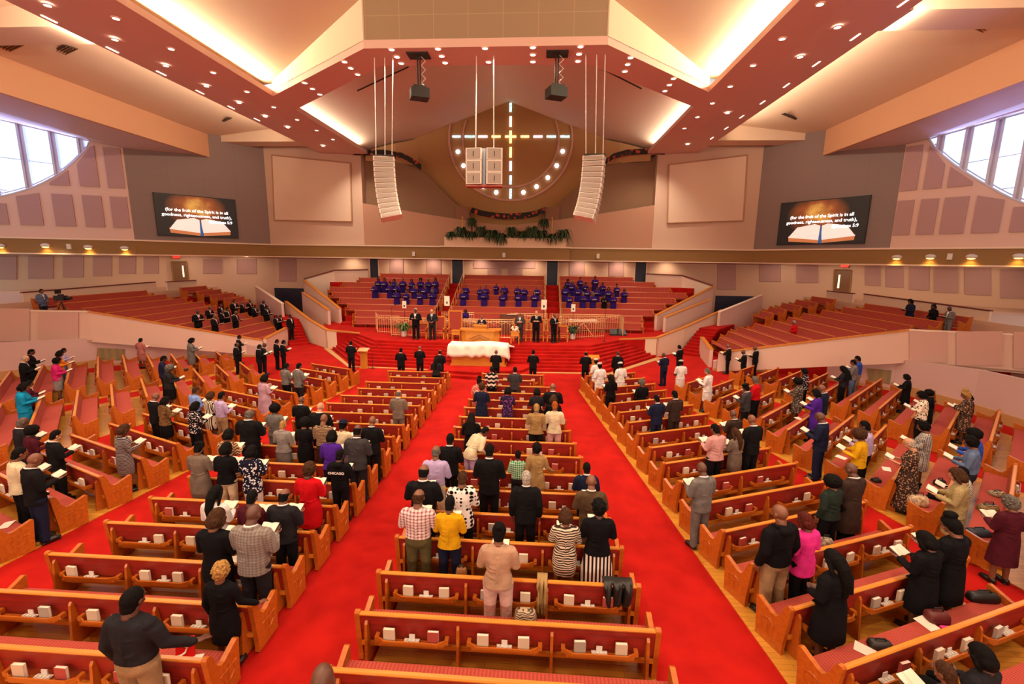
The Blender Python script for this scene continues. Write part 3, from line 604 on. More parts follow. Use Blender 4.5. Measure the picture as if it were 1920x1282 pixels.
# video screens with the verse
def verse_screen(side):
    if side == 'left': a, b = np.array([-28.0, 36.3]), np.array([-24.12, 40.75]); z0, z1 = 8.0, 11.4
    else: a, b = np.array([23.55, 41.2]), np.array([27.5, 36.25]); z0, z1 = 7.95, 11.42
    wa, wb = (K2L, K1L) if side == 'left' else (K1R, K2R)
    wd = np.array(wb, float)-np.array(wa, float); wd /= np.linalg.norm(wd); wn = np.array([wd[1], -wd[0]]); a = a-wn*((a-np.array(wa, float))@wn); b = b-wn*((b-np.array(wa, float))@wn)
    d = (b-a)/np.linalg.norm(b-a); n = np.array([d[1], -d[0]]); L_ = np.linalg.norm(b-a); H = z1-z0
    # bring onto the wall plane
    wa_ = np.array(wa, float); off = (a-wa_)@n; a = a-n*off+n*.03
    o = thing('video_screen', 'lit video screen with white verse text and an open book, on the %s grey wall' % side, 'screen', (a[0], a[1], z0), math.atan2(d[1], d[0]))
    # local frame: x along the wall, -y towards the room, z up
    MB().box(0, L_, -.12, 0, 0, H).obj('housing', M_DARK, o)
    m = bpy.data.materials.get('fire_picture')
    if not m:
        m = bpy.data.materials.new('fire_picture'); m.use_nodes = True; nt = m.node_tree; N = nt.nodes; Lk = nt.links; bs = N['Principled BSDF']; bs.inputs['Base Color'].default_value = (.01, .01, .01, 1); bs.inputs['Roughness'].default_value = .4
        tc = N.new('ShaderNodeTexCoord'); ns = N.new('ShaderNodeTexNoise'); ns.inputs['Scale'].default_value = .9; ns.inputs['Detail'].default_value = 5; Lk.new(tc.outputs['Object'], ns.inputs[0])
        gr = N.new('ShaderNodeTexGradient'); gr.gradient_type = 'SPHERICAL'; mp = N.new('ShaderNodeMapping'); mp.vector_type = 'TEXTURE'; mp.inputs['Location'].default_value = (2.9, -.13, 2.3); mp.inputs['Scale'].default_value = (2.5, 3, 1.9); Lk.new(tc.outputs['Object'], mp.inputs[0]); Lk.new(mp.outputs[0], gr.inputs[0])
        mu = N.new('ShaderNodeMath'); mu.operation = 'MULTIPLY'; Lk.new(ns.outputs[0], mu.inputs[0]); Lk.new(gr.outputs[1], mu.inputs[1])
        cr = N.new('ShaderNodeValToRGB'); e = cr.color_ramp.elements; e[0].position = .05; e[0].color = (.004, .002, .002, 1); e[1].position = .5; e[1].color = (.8, .35, .06, 1); x = e.new(.3); x.color = (.32, .06, .01, 1)
        Lk.new(mu.outputs[0], cr.inputs[0]); Lk.new(cr.outputs[0], bs.inputs['Emission Color']); bs.inputs['Emission Strength'].default_value = 1.0
    MB().box(.06, L_-.06, -.13, -.12, .06, H-.06).obj('picture', m, o)
    bk = MB(); cx = L_*.52
    def S(pts, y, mi): bk.slab([(cx+x*L_*.5, y, z*H) for x, z in pts], .004, (0, -1, 0), mi)
    S([(-.74, .08), (-.03, .03), (-.02, .12), (-.76, .2)], -.135, 1); S([(.03, .03), (.74, .08), (.76, .2), (.02, .12)], -.135, 1)
    S([(-.76, .17), (-.03, .1), (-.02, .42), (-.15, .46), (-.56, .4)], -.14, 0); S([(.03, .1), (.76, .17), (.56, .4), (.15, .46), (.02, .42)], -.14, 0); S([(-.025, .03), (.06, .02), (.0, .42), (-.02, .42)], -.145, 2)
    bk.obj('pictured_book', None, o, mats=[mat('lit_page', '#f4ece2', .5, emit=.55), mat('lit_page_edge', '#c47a4a', .5, emit=.5), mat('lit_ribbon', '#2a5f9a', .5, emit=.5)])
    tm = mat('lit_text', '#ffffff', .5, emit=1.3)
    for k, (t, xx, zz, sz) in enumerate((('(for the fruit of the Spirit is in all', .5, .60, .345), ('goodness, righteousness, and truth),', .5, .485, .345), ('Ephesians 5:9', .78, .36, .33))):
        cu = bpy.data.curves.new('t', 'FONT'); cu.body = t; cu.size = sz; cu.align_x = 'CENTER'; cu.extrude = .004; cu.offset = .004; cu.resolution_u = 3
        to = bpy.data.objects.new('t', cu); COL.objects.link(to); bpy.context.view_layer.update()
        me = bpy.data.meshes.new_from_object(to.evaluated_get(bpy.context.evaluated_depsgraph_get())); bpy.data.objects.remove(to)
        me.transform(Matrix.Translation((L_*xx, -.16, H*zz)) @ Matrix.Rotation(math.pi/2, 4, 'X')); link('verse_text', me, tm, o)
verse_screen('left'); verse_screen('right')
# wooden doors with light slits, exit signs, blue-black choir doors
for n_, side, seg, q, slit, ex in ((3, 'left', 0, [(325, 527), (354, 526), (350, 491), (321, 491)], [(343, 519), (346, 519), (343.5, 498), (341, 498)], (331, 482)),
                                   (4, 'right', 0, [(1563, 548), (1593, 551), (1597, 507), (1565, 506)], [(1570, 540), (1573.5, 540), (1576, 515), (1573, 515)], (1585, 499))):
    wa, wb = LOW[side][seg], LOW[side][seg+1]; P = [uw(x, y, wa, wb) for x, y in q]; n = np.cross(P[1]-P[0], P[2]-P[0]); n /= np.linalg.norm(n); n = n if n@(CAM-P[0]) > 0 else -n
    o = tag(MB().slab([p+n*.01 for p in P], .07, n).obj('door_%d' % n_, mat('door_wood', '#7a4f22', .45, kind='wood', col2='#6a411a')), kind='structure')
    f = MB()
    for k in (1, 2, 3): f.tube([tuple(P[k]+n*.06), tuple(P[(k+1) % 4]+n*.06)], .07, 4)
    f.obj('door_frame', M_FASC, o)
    S_ = [uw(x, y, wa, wb) for x, y in slit]; MB().slab([p+n*.085 for p in S_], .01, n).obj('window_slit', mat('slit_glow', '#fff0c0', .4, emit=1.3), o)
    e = uw(*ex, wa, wb)+n*.12; s = thing('exit_sign', 'small red EXIT sign above the wooden door at the %s' % side, 'sign', tuple(e), math.atan2((P[1]-P[0])[1], (P[1]-P[0])[0]))
    MB().box(-.28, .28, -.05, .03, -.14, .14).obj('housing', M_DARK, s)
    cu = bpy.data.curves.new('t', 'FONT'); cu.body = 'EXIT'; cu.size = .27; cu.align_x = 'CENTER'; cu.align_y = 'CENTER'; cu.extrude = .004; cu.offset = .01
    to = bpy.data.objects.new('t', cu); COL.objects.link(to); bpy.context.view_layer.update(); me = bpy.data.meshes.new_from_object(to.evaluated_get(bpy.context.evaluated_depsgraph_get())); bpy.data.objects.remove(to)
    me.transform(Matrix.Translation((0, -.06, 0)) @ Matrix.Rotation(math.pi/2, 4, 'X')); link('exit_text', me, mat('exit_red', '#ff2a18', .5, emit=3), s)
for i, (x0, x1, yb) in enumerate(((694, 709, 524), (848, 868, 531), (1026, 1046, 534), (1192, 1212, 528))):
    a, b, c_ = uy(x0, 488, 44.25), uy(x1, 488, 44.25), uy((x0+x1)/2, yb, 44.25)
    o = tag(MB().box(a[0], b[0], 44.2, 44.29, 4.05, 6.36).obj('door_%d' % (5+i), M_BLUE), kind='structure')
    MB().box(a[0]-.1, a[0], 44.15, 44.3, 4.05, 6.4).box(b[0], b[0]+.1, 44.15, 44.3, 4.05, 6.4).obj('door_frame', M_TRIM, o)
# fascia sconces and small boxes
def on_poly(px, py, side):
    _, b, c_, d_ = SIDES[side]
    return b, c_
for side, pts in (('left', [(235, 465), (167, 463), (87, 460), (2, 461)]), ('right', [(1682, 482), (1745, 481), (1822, 481), (1911, 480)])):
    b, c_ = SIDES[side][1], SIDES[side][2]; q = offs([SIDES[side][0], b, c_, SIDES[side][3]] if side == 'right' else [SIDES[side][3], c_, b, SIDES[side][0]], .27)
    wa, wb = q[1], q[2]; ang = math.atan2(wb[1]-wa[1], wb[0]-wa[0])
    for i, (x, y) in enumerate(pts):
        p = uw(x, y, wa, wb); s = thing('wall_sconce', 'glowing dome sconce on the %s fascia, %s from the grey screen wall' % (side, ordw(i+1)), 'wall light', tuple(p), ang, 'fascia sconces on the %s' % side)
        m = MB().ell((0, -.12, 0), (.30, .22, .16)); m.obj('shade', M_WHITE, s, smooth=True)
        MB().ell((0, -.14, -.12), (.2, .14, .06)).obj('lamp', mat('sconce_glow', '#ffc060', .4, emit=6), s, smooth=True)
        l = light('sconce_lamp', 'SPOT', (0, -.24, -.2), (0, .05, -1), 34, (1, .6, .12), spot_size=2.2, spot_blend=.9, shadow_soft_size=.05); l.parent = s
for (x, y, side, lab) in ((130, 462, 'left', 'small white wall speaker among the left fascia sconces'), (1781, 481, 'right', 'small white wall speaker among the right fascia sconces')):
    b, c_ = SIDES[side][1], SIDES[side][2]; q = offs([SIDES[side][0], b, c_, SIDES[side][3]] if side == 'right' else [SIDES[side][3], c_, b, SIDES[side][0]], .27)
    p = uw(x, y, q[1], q[2]); s = MB().box(-.13, .13, -.12, .05, -.2, .2).obj('wall_speaker', M_WHITE, None, tuple(p)); s.rotation_euler = (0, 0, math.atan2(q[2][1]-q[1][1], q[2][0]-q[1][0])); tag(s, lab, 'speaker')
for x, y, lab, yy in ((776, 476, 'small white wall speaker on the fascia above the left choir section', 42.65), (945, 478, 'small white wall speaker on the planter front', 41.75), (1121, 480, 'small white wall speaker on the fascia above the right choir section', 42.65)):
    p = uy(x, y, yy); tag(MB().box(-.13, .13, -.12, .0, -.2, .2).obj('wall_speaker', M_WHITE, None, tuple(p)), lab, 'speaker')
# ---- cross and ring of lights
YC = 45.3
o = thing('cross_window', 'lit stained glass cross inside a double ring moulding with round lights on the back wall', 'cross window', tuple(uy(957.7, 260, YC)))
O_ = uy(957.7, 260, YC)
for rr in (115.7, 90):
    pts = []
    for k in range(65):
        t = math.radians(-22+224*k/64); p = uy(957.7+rr*math.cos(t), 260+rr*math.sin(t), YC)-O_
        pts.append((p[0], -.03, p[2]))
    MB().tube(pts, .11 if rr > 100 else .09, 6).obj('ring_moulding', mat('ring_rose', '#c8957c', .7), o)
    
cols = {'b': '#6fa8d8', 't': '#5fc0c8', 'w': '#fdf3ee', 'y': '#ffd070', 'p': '#ecc6e8'}
def pane(x0, y0, x1, y1, c):
    A_, B_ = uy(*Zc(Z2, [(x0, y1)])[0], YC)-O_, uy(*Zc(Z2, [(x1, y0)])[0], YC)-O_
    v = MB().box(A_[0], B_[0], -.05, .05, A_[2], B_[2]).obj('lit_pane', mat('pane_'+c, cols[c], .3, kind='noise', col2={'y': '#ffe9b0', 'w': '#ffd9a0'}.get(c, '#f4f6ff'), scale=6, emit=1.6), o)
for (y0, y1), c in zip([(575, 625), (650, 708), (730, 800), (822, 880), (900, 955), (980, 1030), (1055, 1110)], 'twyypbb'): pane(939, y0, 953, y1, c)
for (x0, x1), c in zip([(620, 668), (690, 745), (765, 817), (840, 890), (915, 938), (954, 978), (1002, 1050), (1073, 1125), (1147, 1200), (1224, 1276)], 'btpyyyyptt'): pane(x0, 757, x1, 769, c)
for x, y in [(652, 848), (683, 926), (794, 1043), (866, 1075), (1018, 1075), (1091, 1043), (1154, 993), (1204, 926), (1237, 846)]:
    p = uy(*Zc(Z2, [(x, y)])[0], YC)-O_; MB().ell((p[0], -.06, p[2]), (.2, .08, .2)).obj('round_light', mat('round_glow', '#d8dcff', .3, emit=5), o, smooth=True)
# patterned cloth-like bands
M_BAND = mat('kente_band', '#b03a1c', .8, kind='floral', col2='#17110d', scale=2.6)
def band3(tops, h, yf, lab):
    P = [uy(x, y, yf(i)) for i, (x, y) in enumerate(tops)]; Q = [uy(x, y+hh, yf(i)) for i, ((x, y), hh) in enumerate(zip(tops, h))]; m = MB(); k = len(P)
    for i in range(k-1): m.slab([Q[i], Q[i+1], P[i+1], P[i]], .12, (0, -1, 0))
    o = m.obj('patterned_band', M_BAND); tag(o, lab, 'wall ornament'); return o
band3([(662, 290), (686, 281), (720, 281), (755, 287), (774, 297), (790, 308)], [1, 10, 10, 10, 11, 12], lambda i: 42.8, 'red and black patterned curved band high left of the cross wall')
band3([(1130, 303), (1150, 288), (1175, 281), (1205, 279), (1225, 279), (1246, 289)], [10, 10, 10, 10, 10, 1], lambda i: 42.8, 'red and black patterned curved band high right of the cross wall')
band3([(883, 388), (905, 395), (930, 399), (953, 400.5), (985, 398.5), (1005, 395), (1022, 388)], [11]*7, lambda i: 43.9, 'red and black patterned sagging band above the planter')
# planter, ferns, posts
pl = thing('planter_box', 'long cream planter box on the fascia in front of the cross wall', 'planter', (0.13, 42.0, 7.62))
MB().box(-5.5, 5.5, -.25, .9, 0, .75).obj('box', mat('planter_cream', '#e2c4a2', .8), pl); MB().box(-5.4, 5.4, -.1, .8, .75, .78).obj('soil', M_DARKF, pl)
M_LEAF = mat('fern_green', '#39532b', .7, kind='noise', col2='#22381c', scale=7); M_LEAF2 = mat('palm_green', '#5e7a34', .6, kind='noise', col2='#3b5a22', scale=7)
def leafy(name, loc, label, cat, group=None, n=46, spread=.7, up=.5, droop=.5, m=M_LEAF, w=.05, seed=0, pot=None):
    rnd = random.Random(seed); f = MB()
    for i in range(n):
        a = rnd.random()*6.283; L_ = spread*(.55+.6*rnd.random()); d = Vector((math.cos(a), math.sin(a)*.7, 0)); h = up*(.4+.9*rnd.random()); p0 = Vector((rnd.uniform(-.08, .08), rnd.uniform(-.08, .08), 0)); s = d.cross(Vector((0, 0, 1)))
        prev = None; K = 5
        for k in range(K+1):
            t = k/K; p = p0+d*L_*t+Vector((0, 0, h*math.sin(t*2.2)-droop*t*t)); ww = w*math.sin(math.pi*min(1, .12+t*.88))+.003
            cur = (p-s*ww, p+s*ww+Vector((0, 0, .01)))
            if prev: f.add([tuple(prev[0]), tuple(prev[1]), tuple(cur[1]), tuple(cur[0])], [(0, 1, 2, 3)])
            prev = cur
    o = thing(name, label, cat, loc, 0, group); f.obj('foliage', m, o)
    MB().cyl((0, 0), .09, -.02, .05, 10).obj('crown_base', M_LEAF, o) if pot is None else MB().cyl((0, 0), pot*.75, -.34, .02, 14, r2=pot).obj('pot', M_WHITE, o)
    return o
for i in range(12):
    leafy('trailing_fern', (-4.9+i*.92+.1, 41.95, 8.4), 'dark trailing fern in the long planter, %s from the left' % ordw(i+1), 'plant', 'ferns in the long planter', n=70+(i*37) % 50, spread=.62+.28*((i*5) % 7)/6, up=.55+.5*((i*3) % 5)/4, droop=.55+.5*((i*7) % 6)/5, w=.08, seed=i)
for x, lab in ((-3.0, 'dark bushy palm standing at the left end above the planter'), (3.6, 'dark bushy palm standing at the right end above the planter')):
    p = thing('potted_palm', lab, 'plant', (x, 42.6, 8.4)); MB().tube([(0, 0, 0), (0.03, 0, .6), (0, 0, 1.25)], .06, 8).obj('stem', M_DARKF, p)
    l = leafy('crown', (0, 0, 1.3), None, None, n=110, spread=.62, up=.55, droop=.75, w=.05, seed=int(x*7))
    for ch in list(l.children): ch.parent = p; ch.location = (0, 0, 1.3)
    bpy.data.objects.remove(l)
for x in (-3.85, -5.2, 4.35, 5.6):
    if abs(x) < 5: tag(MB().cyl((0, 0), .05, 0, 1.8, 10).ell((0, 0, 1.83), (.08, .08, .08)).obj('brass_post', mat('brass', '#c99a3a', .35, metal=.6), None, (x, 42.75, 8.38)), 'slim brass post at the %s end of the planter' % ('left' if x < 0 else 'right'), 'post')
# ---- hanging loudspeakers
M_SPK = mat('speaker_white', '#d8cabb', .55); M_SPG = mat('speaker_grille', '#9c8d80', .8)
def array(px0, px1, py, x_l, n, y, sg, lab):
    c = uy((px0+px1)/2, py, y); o = thing('line_array_speaker', lab, 'loudspeaker', tuple(c)); W_ = .99; hgt = .252; p = Vector((0, 0, 0)); ang = 0.0
    MB().box(-.5, .5, -.3, .3, .0, .06).obj('rigging_frame', M_DARK, o)
    for k in range(n):
        ang = math.radians(1+ (k/n)**1.5*26)
        R = Matrix.Rotation(-ang*0+(-ang)*1.0, 4, 'X') if False else Matrix.Rotation(ang*.0, 4, 'X')
        R = Matrix.Rotation(-sg*ang*.35, 4, 'Y') @ Matrix.Rotation(-ang, 4, 'X')
        R = Matrix.Rotation(math.radians(-sg*16), 4, 'Z') @ Matrix.Rotation(-ang*.8, 4, 'X') @ Matrix.Rotation(sg*ang*.55, 4, 'Y')
        m = MB().xprism([(-.34, -.02), (.3, -.03), (.3, -hgt+.045), (-.34, -hgt+.02)], -W_/2, W_/2)
        me = m.mesh('cabinet', M_SPK); q = link('cabinet', me, None, o); q.matrix_local = Matrix.Translation(p) @ R
        g = MB().box(-W_/2+.05, W_/2-.05, -.36, -.33, -hgt+.05, -.05).box(-W_/2-.02, -W_/2+.0, -.25, .2, -hgt+.06, -.08).box(W_/2, W_/2+.02, -.25, .2, -hgt+.06, -.08).obj('grille', M_SPG, q)
        p = p+R.to_3x3() @ Vector((0, 0, -hgt))
    top = ZB+.05-c[2]
    for k, dx in enumerate((-.4, 0.05, .4)):
        MB().tube([(dx, 0, .05), (dx*1.1-sg*.15, 0, top)], .022, 6).obj('suspension_cable', M_WHITE, o)
array(700, 740, 295, 0, 12, 23, -1, 'curved white line array loudspeaker hanging left of the cross')
array(1101, 1128, 293, 0, 12, 23, 1, 'curved white line array loudspeaker hanging right of the cross')
c = uy(909, 280, 23); o = thing('speaker_cluster', 'pair of white boxy loudspeaker columns hanging in front of the cross', 'loudspeaker', tuple(c))
for sx in (-1, 1):
    for k in range(3):
        q = link('cabinet', MB().box(-.5, .5, -.45, .45, -.7, 0).mesh('cabinet', M_SPK), None, o, (sx*.6, 0, -.72*k)); q.rotation_euler = (0, 0, sx*.12)
        MB().box(-.42, .42, -.47, -.44, -.64, -.05).obj('grille', M_SPG, q); MB().box(-.02, .02, -.5, -.46, -.5, -.2).obj('handle', M_DARK, q)
    MB().tube([(sx*.57, 0, 0), (sx*.52, 0, (15.75-c[2])/.767)], .03, 6).obj('suspension_cable', M_WHITE, o)
MB().box(-1.15, 1.15, -.4, .4, -2.28, -2.17).obj('bottom_rail', mat('dull_red_rail', '#9c4a3a', .6), o)
MB().tube([(0, -.2, 0), (.02, -.25, -1.1), (-.02, -.2, -2.15)], .1, 8).obj('cable_bundle', mat('cable_grey', '#8e96a8', .6), o)
o.scale = (.767,)*3
for (pt, pb, lab) in (((785, 103), (785, 172), 'black projector hanging left of centre from the cross beam'), ((1045, 100), (1044, 170), 'black projector hanging right of centre from the cross beam')):
    T_ = uz(*pt, ZB); B_ = uy(*pb, T_[1]); o = thing('ceiling_projector', lab, 'projector', (T_[0], T_[1], B_[2])); h = ZB-B_[2]
    MB().box(-.5, .5, -.35, .35, h-.06, h).obj('ceiling_plate', M_DARK, o)
    MB().tube([(-.06, 0, .2), (-.06, 0, h)], .035, 6).tube([(.06, 0, .2), (.06, 0, h)], .035, 6).obj('pole', M_DARK, o)
    MB().tube([(.2+.1*(-1)**k, .05, .2+k*(h-.25)/7) for k in range(8)], .02, 6).obj('cable', M_WHITE, o)
    b_ = MB().box(-.42, .42, -.35, .35, -.32, .1).box(-.3, .3, -.25, .25, .1, .22); q = b_.obj('body', M_DARK, o); q.rotation_euler = (0, 0, .4)
    MB().tube([(0, .33, -.1), (0, .5, -.12)], .11, 12).obj('lens', M_SPG, q)
# tree seen through the left lunette
t = leafy('tree_crown', (-58, 44, 9.0), 'green tree crown outside the left lunette window', 'tree', n=400, spread=4, up=2.5, droop=2, w=.35, m=M_LEAF2, seed=5, pot=.6)
# floor vents in the recessed side walls
for side, a, b, q in (('left', LB['left'][1], LB['left'][2], [(181, 674), (234, 674), (234, 654), (183, 652)]), ('right', LB['right'][1], LB['right'][2], [(1628, 712), (1668, 719), (1672, 694), (1626, 690)])):
    o = panel_on(a, b, q, 'large greenish air grille low on the wall under the %s parapet' % side, None, mat('grille_green', '#7d7350', .7, kind='vstripe', col2='#94764a', scale=1.2), .05, 'air_grille', 'air grille')
# ================================================================ pews
PEWS = []      # (x, y, angle, length, floor z, block) of each pew's rail, left end; facing direction = angle+90deg
PM = {}
def pm(key, f):
    if key not in PM: PM[key] = f()
    return PM[key]
def end_panel():
    prof = [(-.055, .90), (-.03, .925), (.02, .925), (.06, .88), (.13, .66), (.20, .585), (.27, .585), (.56, .705), (.60, .69), (.575, .40), (.55, .06), (.56, 0), (.02, 0), (.03, .1), (.0, .4)]
    m = MB().xprism(prof, -.04, .04)
    for xx in (-.043, .043):                # carved ring and cross on the outer face
        c = (xx, .33, .34); n = 16
        for k in range(n):
            a, b = 2*math.pi*k/n, 2*math.pi*(k+1)/n; m.tube([(xx, c[1]+.12*math.cos(a), c[2]+.12*math.sin(a)), (xx, c[1]+.12*math.cos(b), c[2]+.12*math.sin(b))], .006, 3)
        m.tube([(xx, .33, .18), (xx, .33, .5)], .006, 3).tube([(xx, .15, .42), (xx, .5, .42)], .006, 3)
    return m.mesh('end_panel', M_WOOD)
def support(): return MB().xprism([(-.03, .78), (-.055, .79), (-.085, .74), (-.15, .02), (-.15, 0), (.36, 0), (.30, .40), (.05, .42)], -.022, .022).mesh('support', M_WOOD)
def rack(w):
    h = w/2; m = MB().box(-h+.12, h-.12, -.175, -.155, .47, .55).box(-h+.05, h-.05, -.16, -.04, .465, .48)
    for s in (-1, 1): m.prism([(s*(h-.12), -.175), (s*(h-.02), -.12), (s*(h-.03), -.10), (s*(h-.13), -.155)][::s], .47, .56).box(min(s*(h-.03), s*(h+.03)), max(s*(h-.03), s*(h+.03)), -.12, -.02, .5, .57)
    return m.mesh('book_rack', M_WOOD)
def cups():
    m = MB().box(-.12, .12, -.15, -.05, .50, .515)
    for k in range(4): m.cyl((-.09+.06*k, -.1), .022, .49, .53, 8)
    return m.box(-.045, .045, -.07, -.055, .5, .60).mesh('cup_holder', M_WHITE)
def book_mesh():
    m = MB().box(-.085, .085, -.02, .02, 0, .23).box(-.078, .086, -.0165, .0165, .004, .226, 1)
    return m
COLS = {'tan': '#cdb79c', 'red': '#a8453c', 'grey': '#a79a8c'}
BM = {}
def hymnal(x, y, z, rz, col, label, group):
    if col not in BM: BM[col] = (MB().box(-.085, .085, -.024, -.02, 0, .23).box(-.085, .085, .02, .024, 0, .23).box(-.09, -.084, -.024, .024, 0, .23).mesh('cover', mat('book_'+col, COLS[col], .6)), MB().box(-.084, .08, -.02, .02, .004, .225).mesh('pages', M_PAPER))
    o = thing('hymnal', label, 'book', (x, y, z), rz, group); link('cover', BM[col][0], None, o); link('pages', BM[col][1], None, o)
N_HYM = [0]
def pew(x, y, ang, L, z, label, group, block, back=True, far=False, legs=True):
    o = thing('church_pew', label, 'pew', (x, y, z), ang, group)
    PEWS.append((x, y, ang, L, z, block))
    ep = pm('end', end_panel)
    for xx in (0, L): link('end_panel', ep, None, o, (xx, 0, 0))
    def sc(name, key, f):                   # unit-length board stretched to the pew's length
        q = link(name, pm(key, f), None, o, (0, 0, 0)); q.scale = (L-.08, 1, 1); q.location = (.04, 0, 0); return q
    sc('top_rail', 'rail', lambda: MB().xprism([(-.05, .865), (-.055, .885), (-.04, .90), (.015, .90), (.03, .885), (.02, .865)], 0, 1).mesh('top_rail', M_WOODR))
    sc('backrest', 'back', lambda: MB().xprism([(-.03, .866), (.012, .866), (.085, .46), (.045, .42)], 0, 1).mesh('backrest', M_SEAT if not back else M_SEAT))
    sc('back_board', 'bboard', lambda: MB().xprism([(-.045, .866), (-.031, .866), (.04, .40), (.025, .38)], 0, 1).mesh('back_board', M_MAROON))
    sc('seat', 'seat', lambda: MB().xprism([(.06, .40), (.06, .47), (.5, .49), (.545, .475), (.545, .42), (.5, .40)], 0, 1).mesh('seat', M_SEAT))
    sc('lower_rail', 'lrail', lambda: MB().box(0, 1, -.01, .03, .30, .37).mesh('lower_rail', M_WOODR))
    if back:
        n = max(1, round((L-.3)/1.5)); w = (L-.3)/n
        for k in range(n+1): link('support', pm('sup', support), None, o, (.15+w*k, 0, 0))
        for k in range(n):
            rw = round(min(1.15, w-.18), 1); link('book_rack', pm(('rack', rw), lambda: rack(rw)), None, o, (.15+w*(k+.5), 0, 0))
            if not far: link('cup_holder', pm('cups', cups), None, o, (.15+w*(k+.5), 0, 0))
    else:
        for k in (0.15, .5, .85): link('support', pm('sup2', lambda: MB().xprism([(.05, .40), (.0, 0), (.4, 0), (.4, .4)], -.022, .022).mesh('support', M_WOOD)), None, o, (L*k, 0, 0))
    return o
def books_for(x, y, ang, L, z, desc, rnd, per=2, p=1.0):
    n = max(1, round((L-.3)/1.5)); w = (L-.3)/n; c, s = math.cos(ang), math.sin(ang); idx = 0
    for k in range(n):
        rw = min(1.15, w-.18)
        for j, dx in enumerate((-rw*.28, rw*.28)):
            idx += 1
            if rnd.random() > p or N_HYM[0] >= 290: continue
            N_HYM[0] += 1; lx, ly = .15+w*(k+.5)+dx+rnd.uniform(-.04, .04), -.105
            col = rnd.choices(('tan', 'red', 'grey'), (7, 1.5, 1.5))[0]
            hymnal(x+lx*c-ly*s, y+lx*s+ly*c, z+.482, ang+rnd.uniform(-.08, .08), col, '%s hymnal behind the %s, %s from the left' % (col, desc, ordw(idx)), 'hymnals in the pew racks')
rb = random.Random(3)
# centre and left-centre blocks
YR = [21.58, 20.48, 19.47, 18.42, 17.35, 16.33, 15.3, 14.28, 13.24, 12.25, 11.13, 10.17, 9.14, 8.15, 7.1, 6.15, 5.14]
def outer(y, k): return {0: 3.85, 1: 3.4, 3: 4.1}.get(k, 4.15+(19.5-y)*.103)
for k, y in enumerate(YR):
    xo = outer(y, k); L = xo-.87
    d = '%s pew of the centre block' % ordw(k+1); pew(AX+.87, y, 0, L, .02, 'red upholstered wooden pew, %s from the front in the centre block' % ordw(k+1), 'pews of the centre block', 'C'); books_for(AX+.87, y, 0, L, .02, d, rb)
    d = '%s pew of the left centre block' % ordw(k+1); pew(AX-xo, y, 0, L, .02, 'red upholstered wooden pew, %s from the front in the left centre block' % ordw(k+1), 'pews of the left centre block', 'L'); books_for(AX-xo, y, 0, L, .02, d, rb, p=.8)
# second blocks, turned 21.7 degrees
A2_ = math.radians(21.7); c2, s2 = math.cos(A2_), math.sin(A2_)
for k in range(17):
    xr, yr = 5.83+.122*1.064*k, 21.66-1.064*k; L = 2.66+.125*k
    d = '%s pew of the right slanting block' % ordw(k+1); pew(xr, yr, A2_, L, .02, 'red upholstered wooden pew, %s from the front in the right slanting block' % ordw(k+1), 'pews of the right slanting block', 'R2'); books_for(xr, yr, A2_, L, .02, d, rb, p=.75)
    xe, ye = mx(xr-.13+L*c2), yr+L*s2
    if k < 17:
        d = '%s pew of the left slanting block' % ordw(k+1); pew(xe, ye, -A2_, L, .02, 'red upholstered wooden pew, %s from the front in the left slanting block' % ordw(k+1), 'pews of the left slanting block', 'L2'); books_for(xe, ye, -A2_, L, .02, d, rb, p=.75 if ye < 20 else .5)
# third blocks, turned 44.6 degrees: inner and outer column
A3 = math.radians(44.6); c3, s3 = math.cos(A3), math.sin(A3)
for col in (0, 1):
    for j in range(13 if col == 0 else 11):
        if col == 0: s = 7.49-1.03*j; t0 = 22.1-.60*j; t1 = 24.95-.37*j-(.6 if j == 0 else 0)
        else: s = 7.06-1.03*j; t0 = 26.9-.42*j; t1 = [28.4, 29.0, 29.3, 29.8, 30.4, 30.6, 30.3, 29.6, 28.8, 28.0, 27.2][j]
        L = t1-t0; x = t0*c3-s*s3; y = t0*s3+s*c3
        cn = ('inner', 'outer')[col]
        d = '%s pew of the far right %s column' % (ordw(j+1), cn); pew(AX+x, y, A3, L, .02, 'red upholstered pew, %s from the front in the %s column at the far right' % (ordw(j+1), cn), 'pews of the far right block', 'R3'+'io'[col]); books_for(AX+x, y, A3, L, .02, d, rb, p=.5)
        xe, ye = t1*c3-s*s3, t1*s3+s*c3
        if not (col == 1 and j > 8) :
            d = '%s pew of the far left %s column' % (ordw(j+1), cn); pew(AX-xe, ye, -A3, L, .02, 'red upholstered pew, %s from the front in the %s column at the far left' % (ordw(j+1), cn), 'pews of the far left block', 'L3'+'io'[col], far=True)
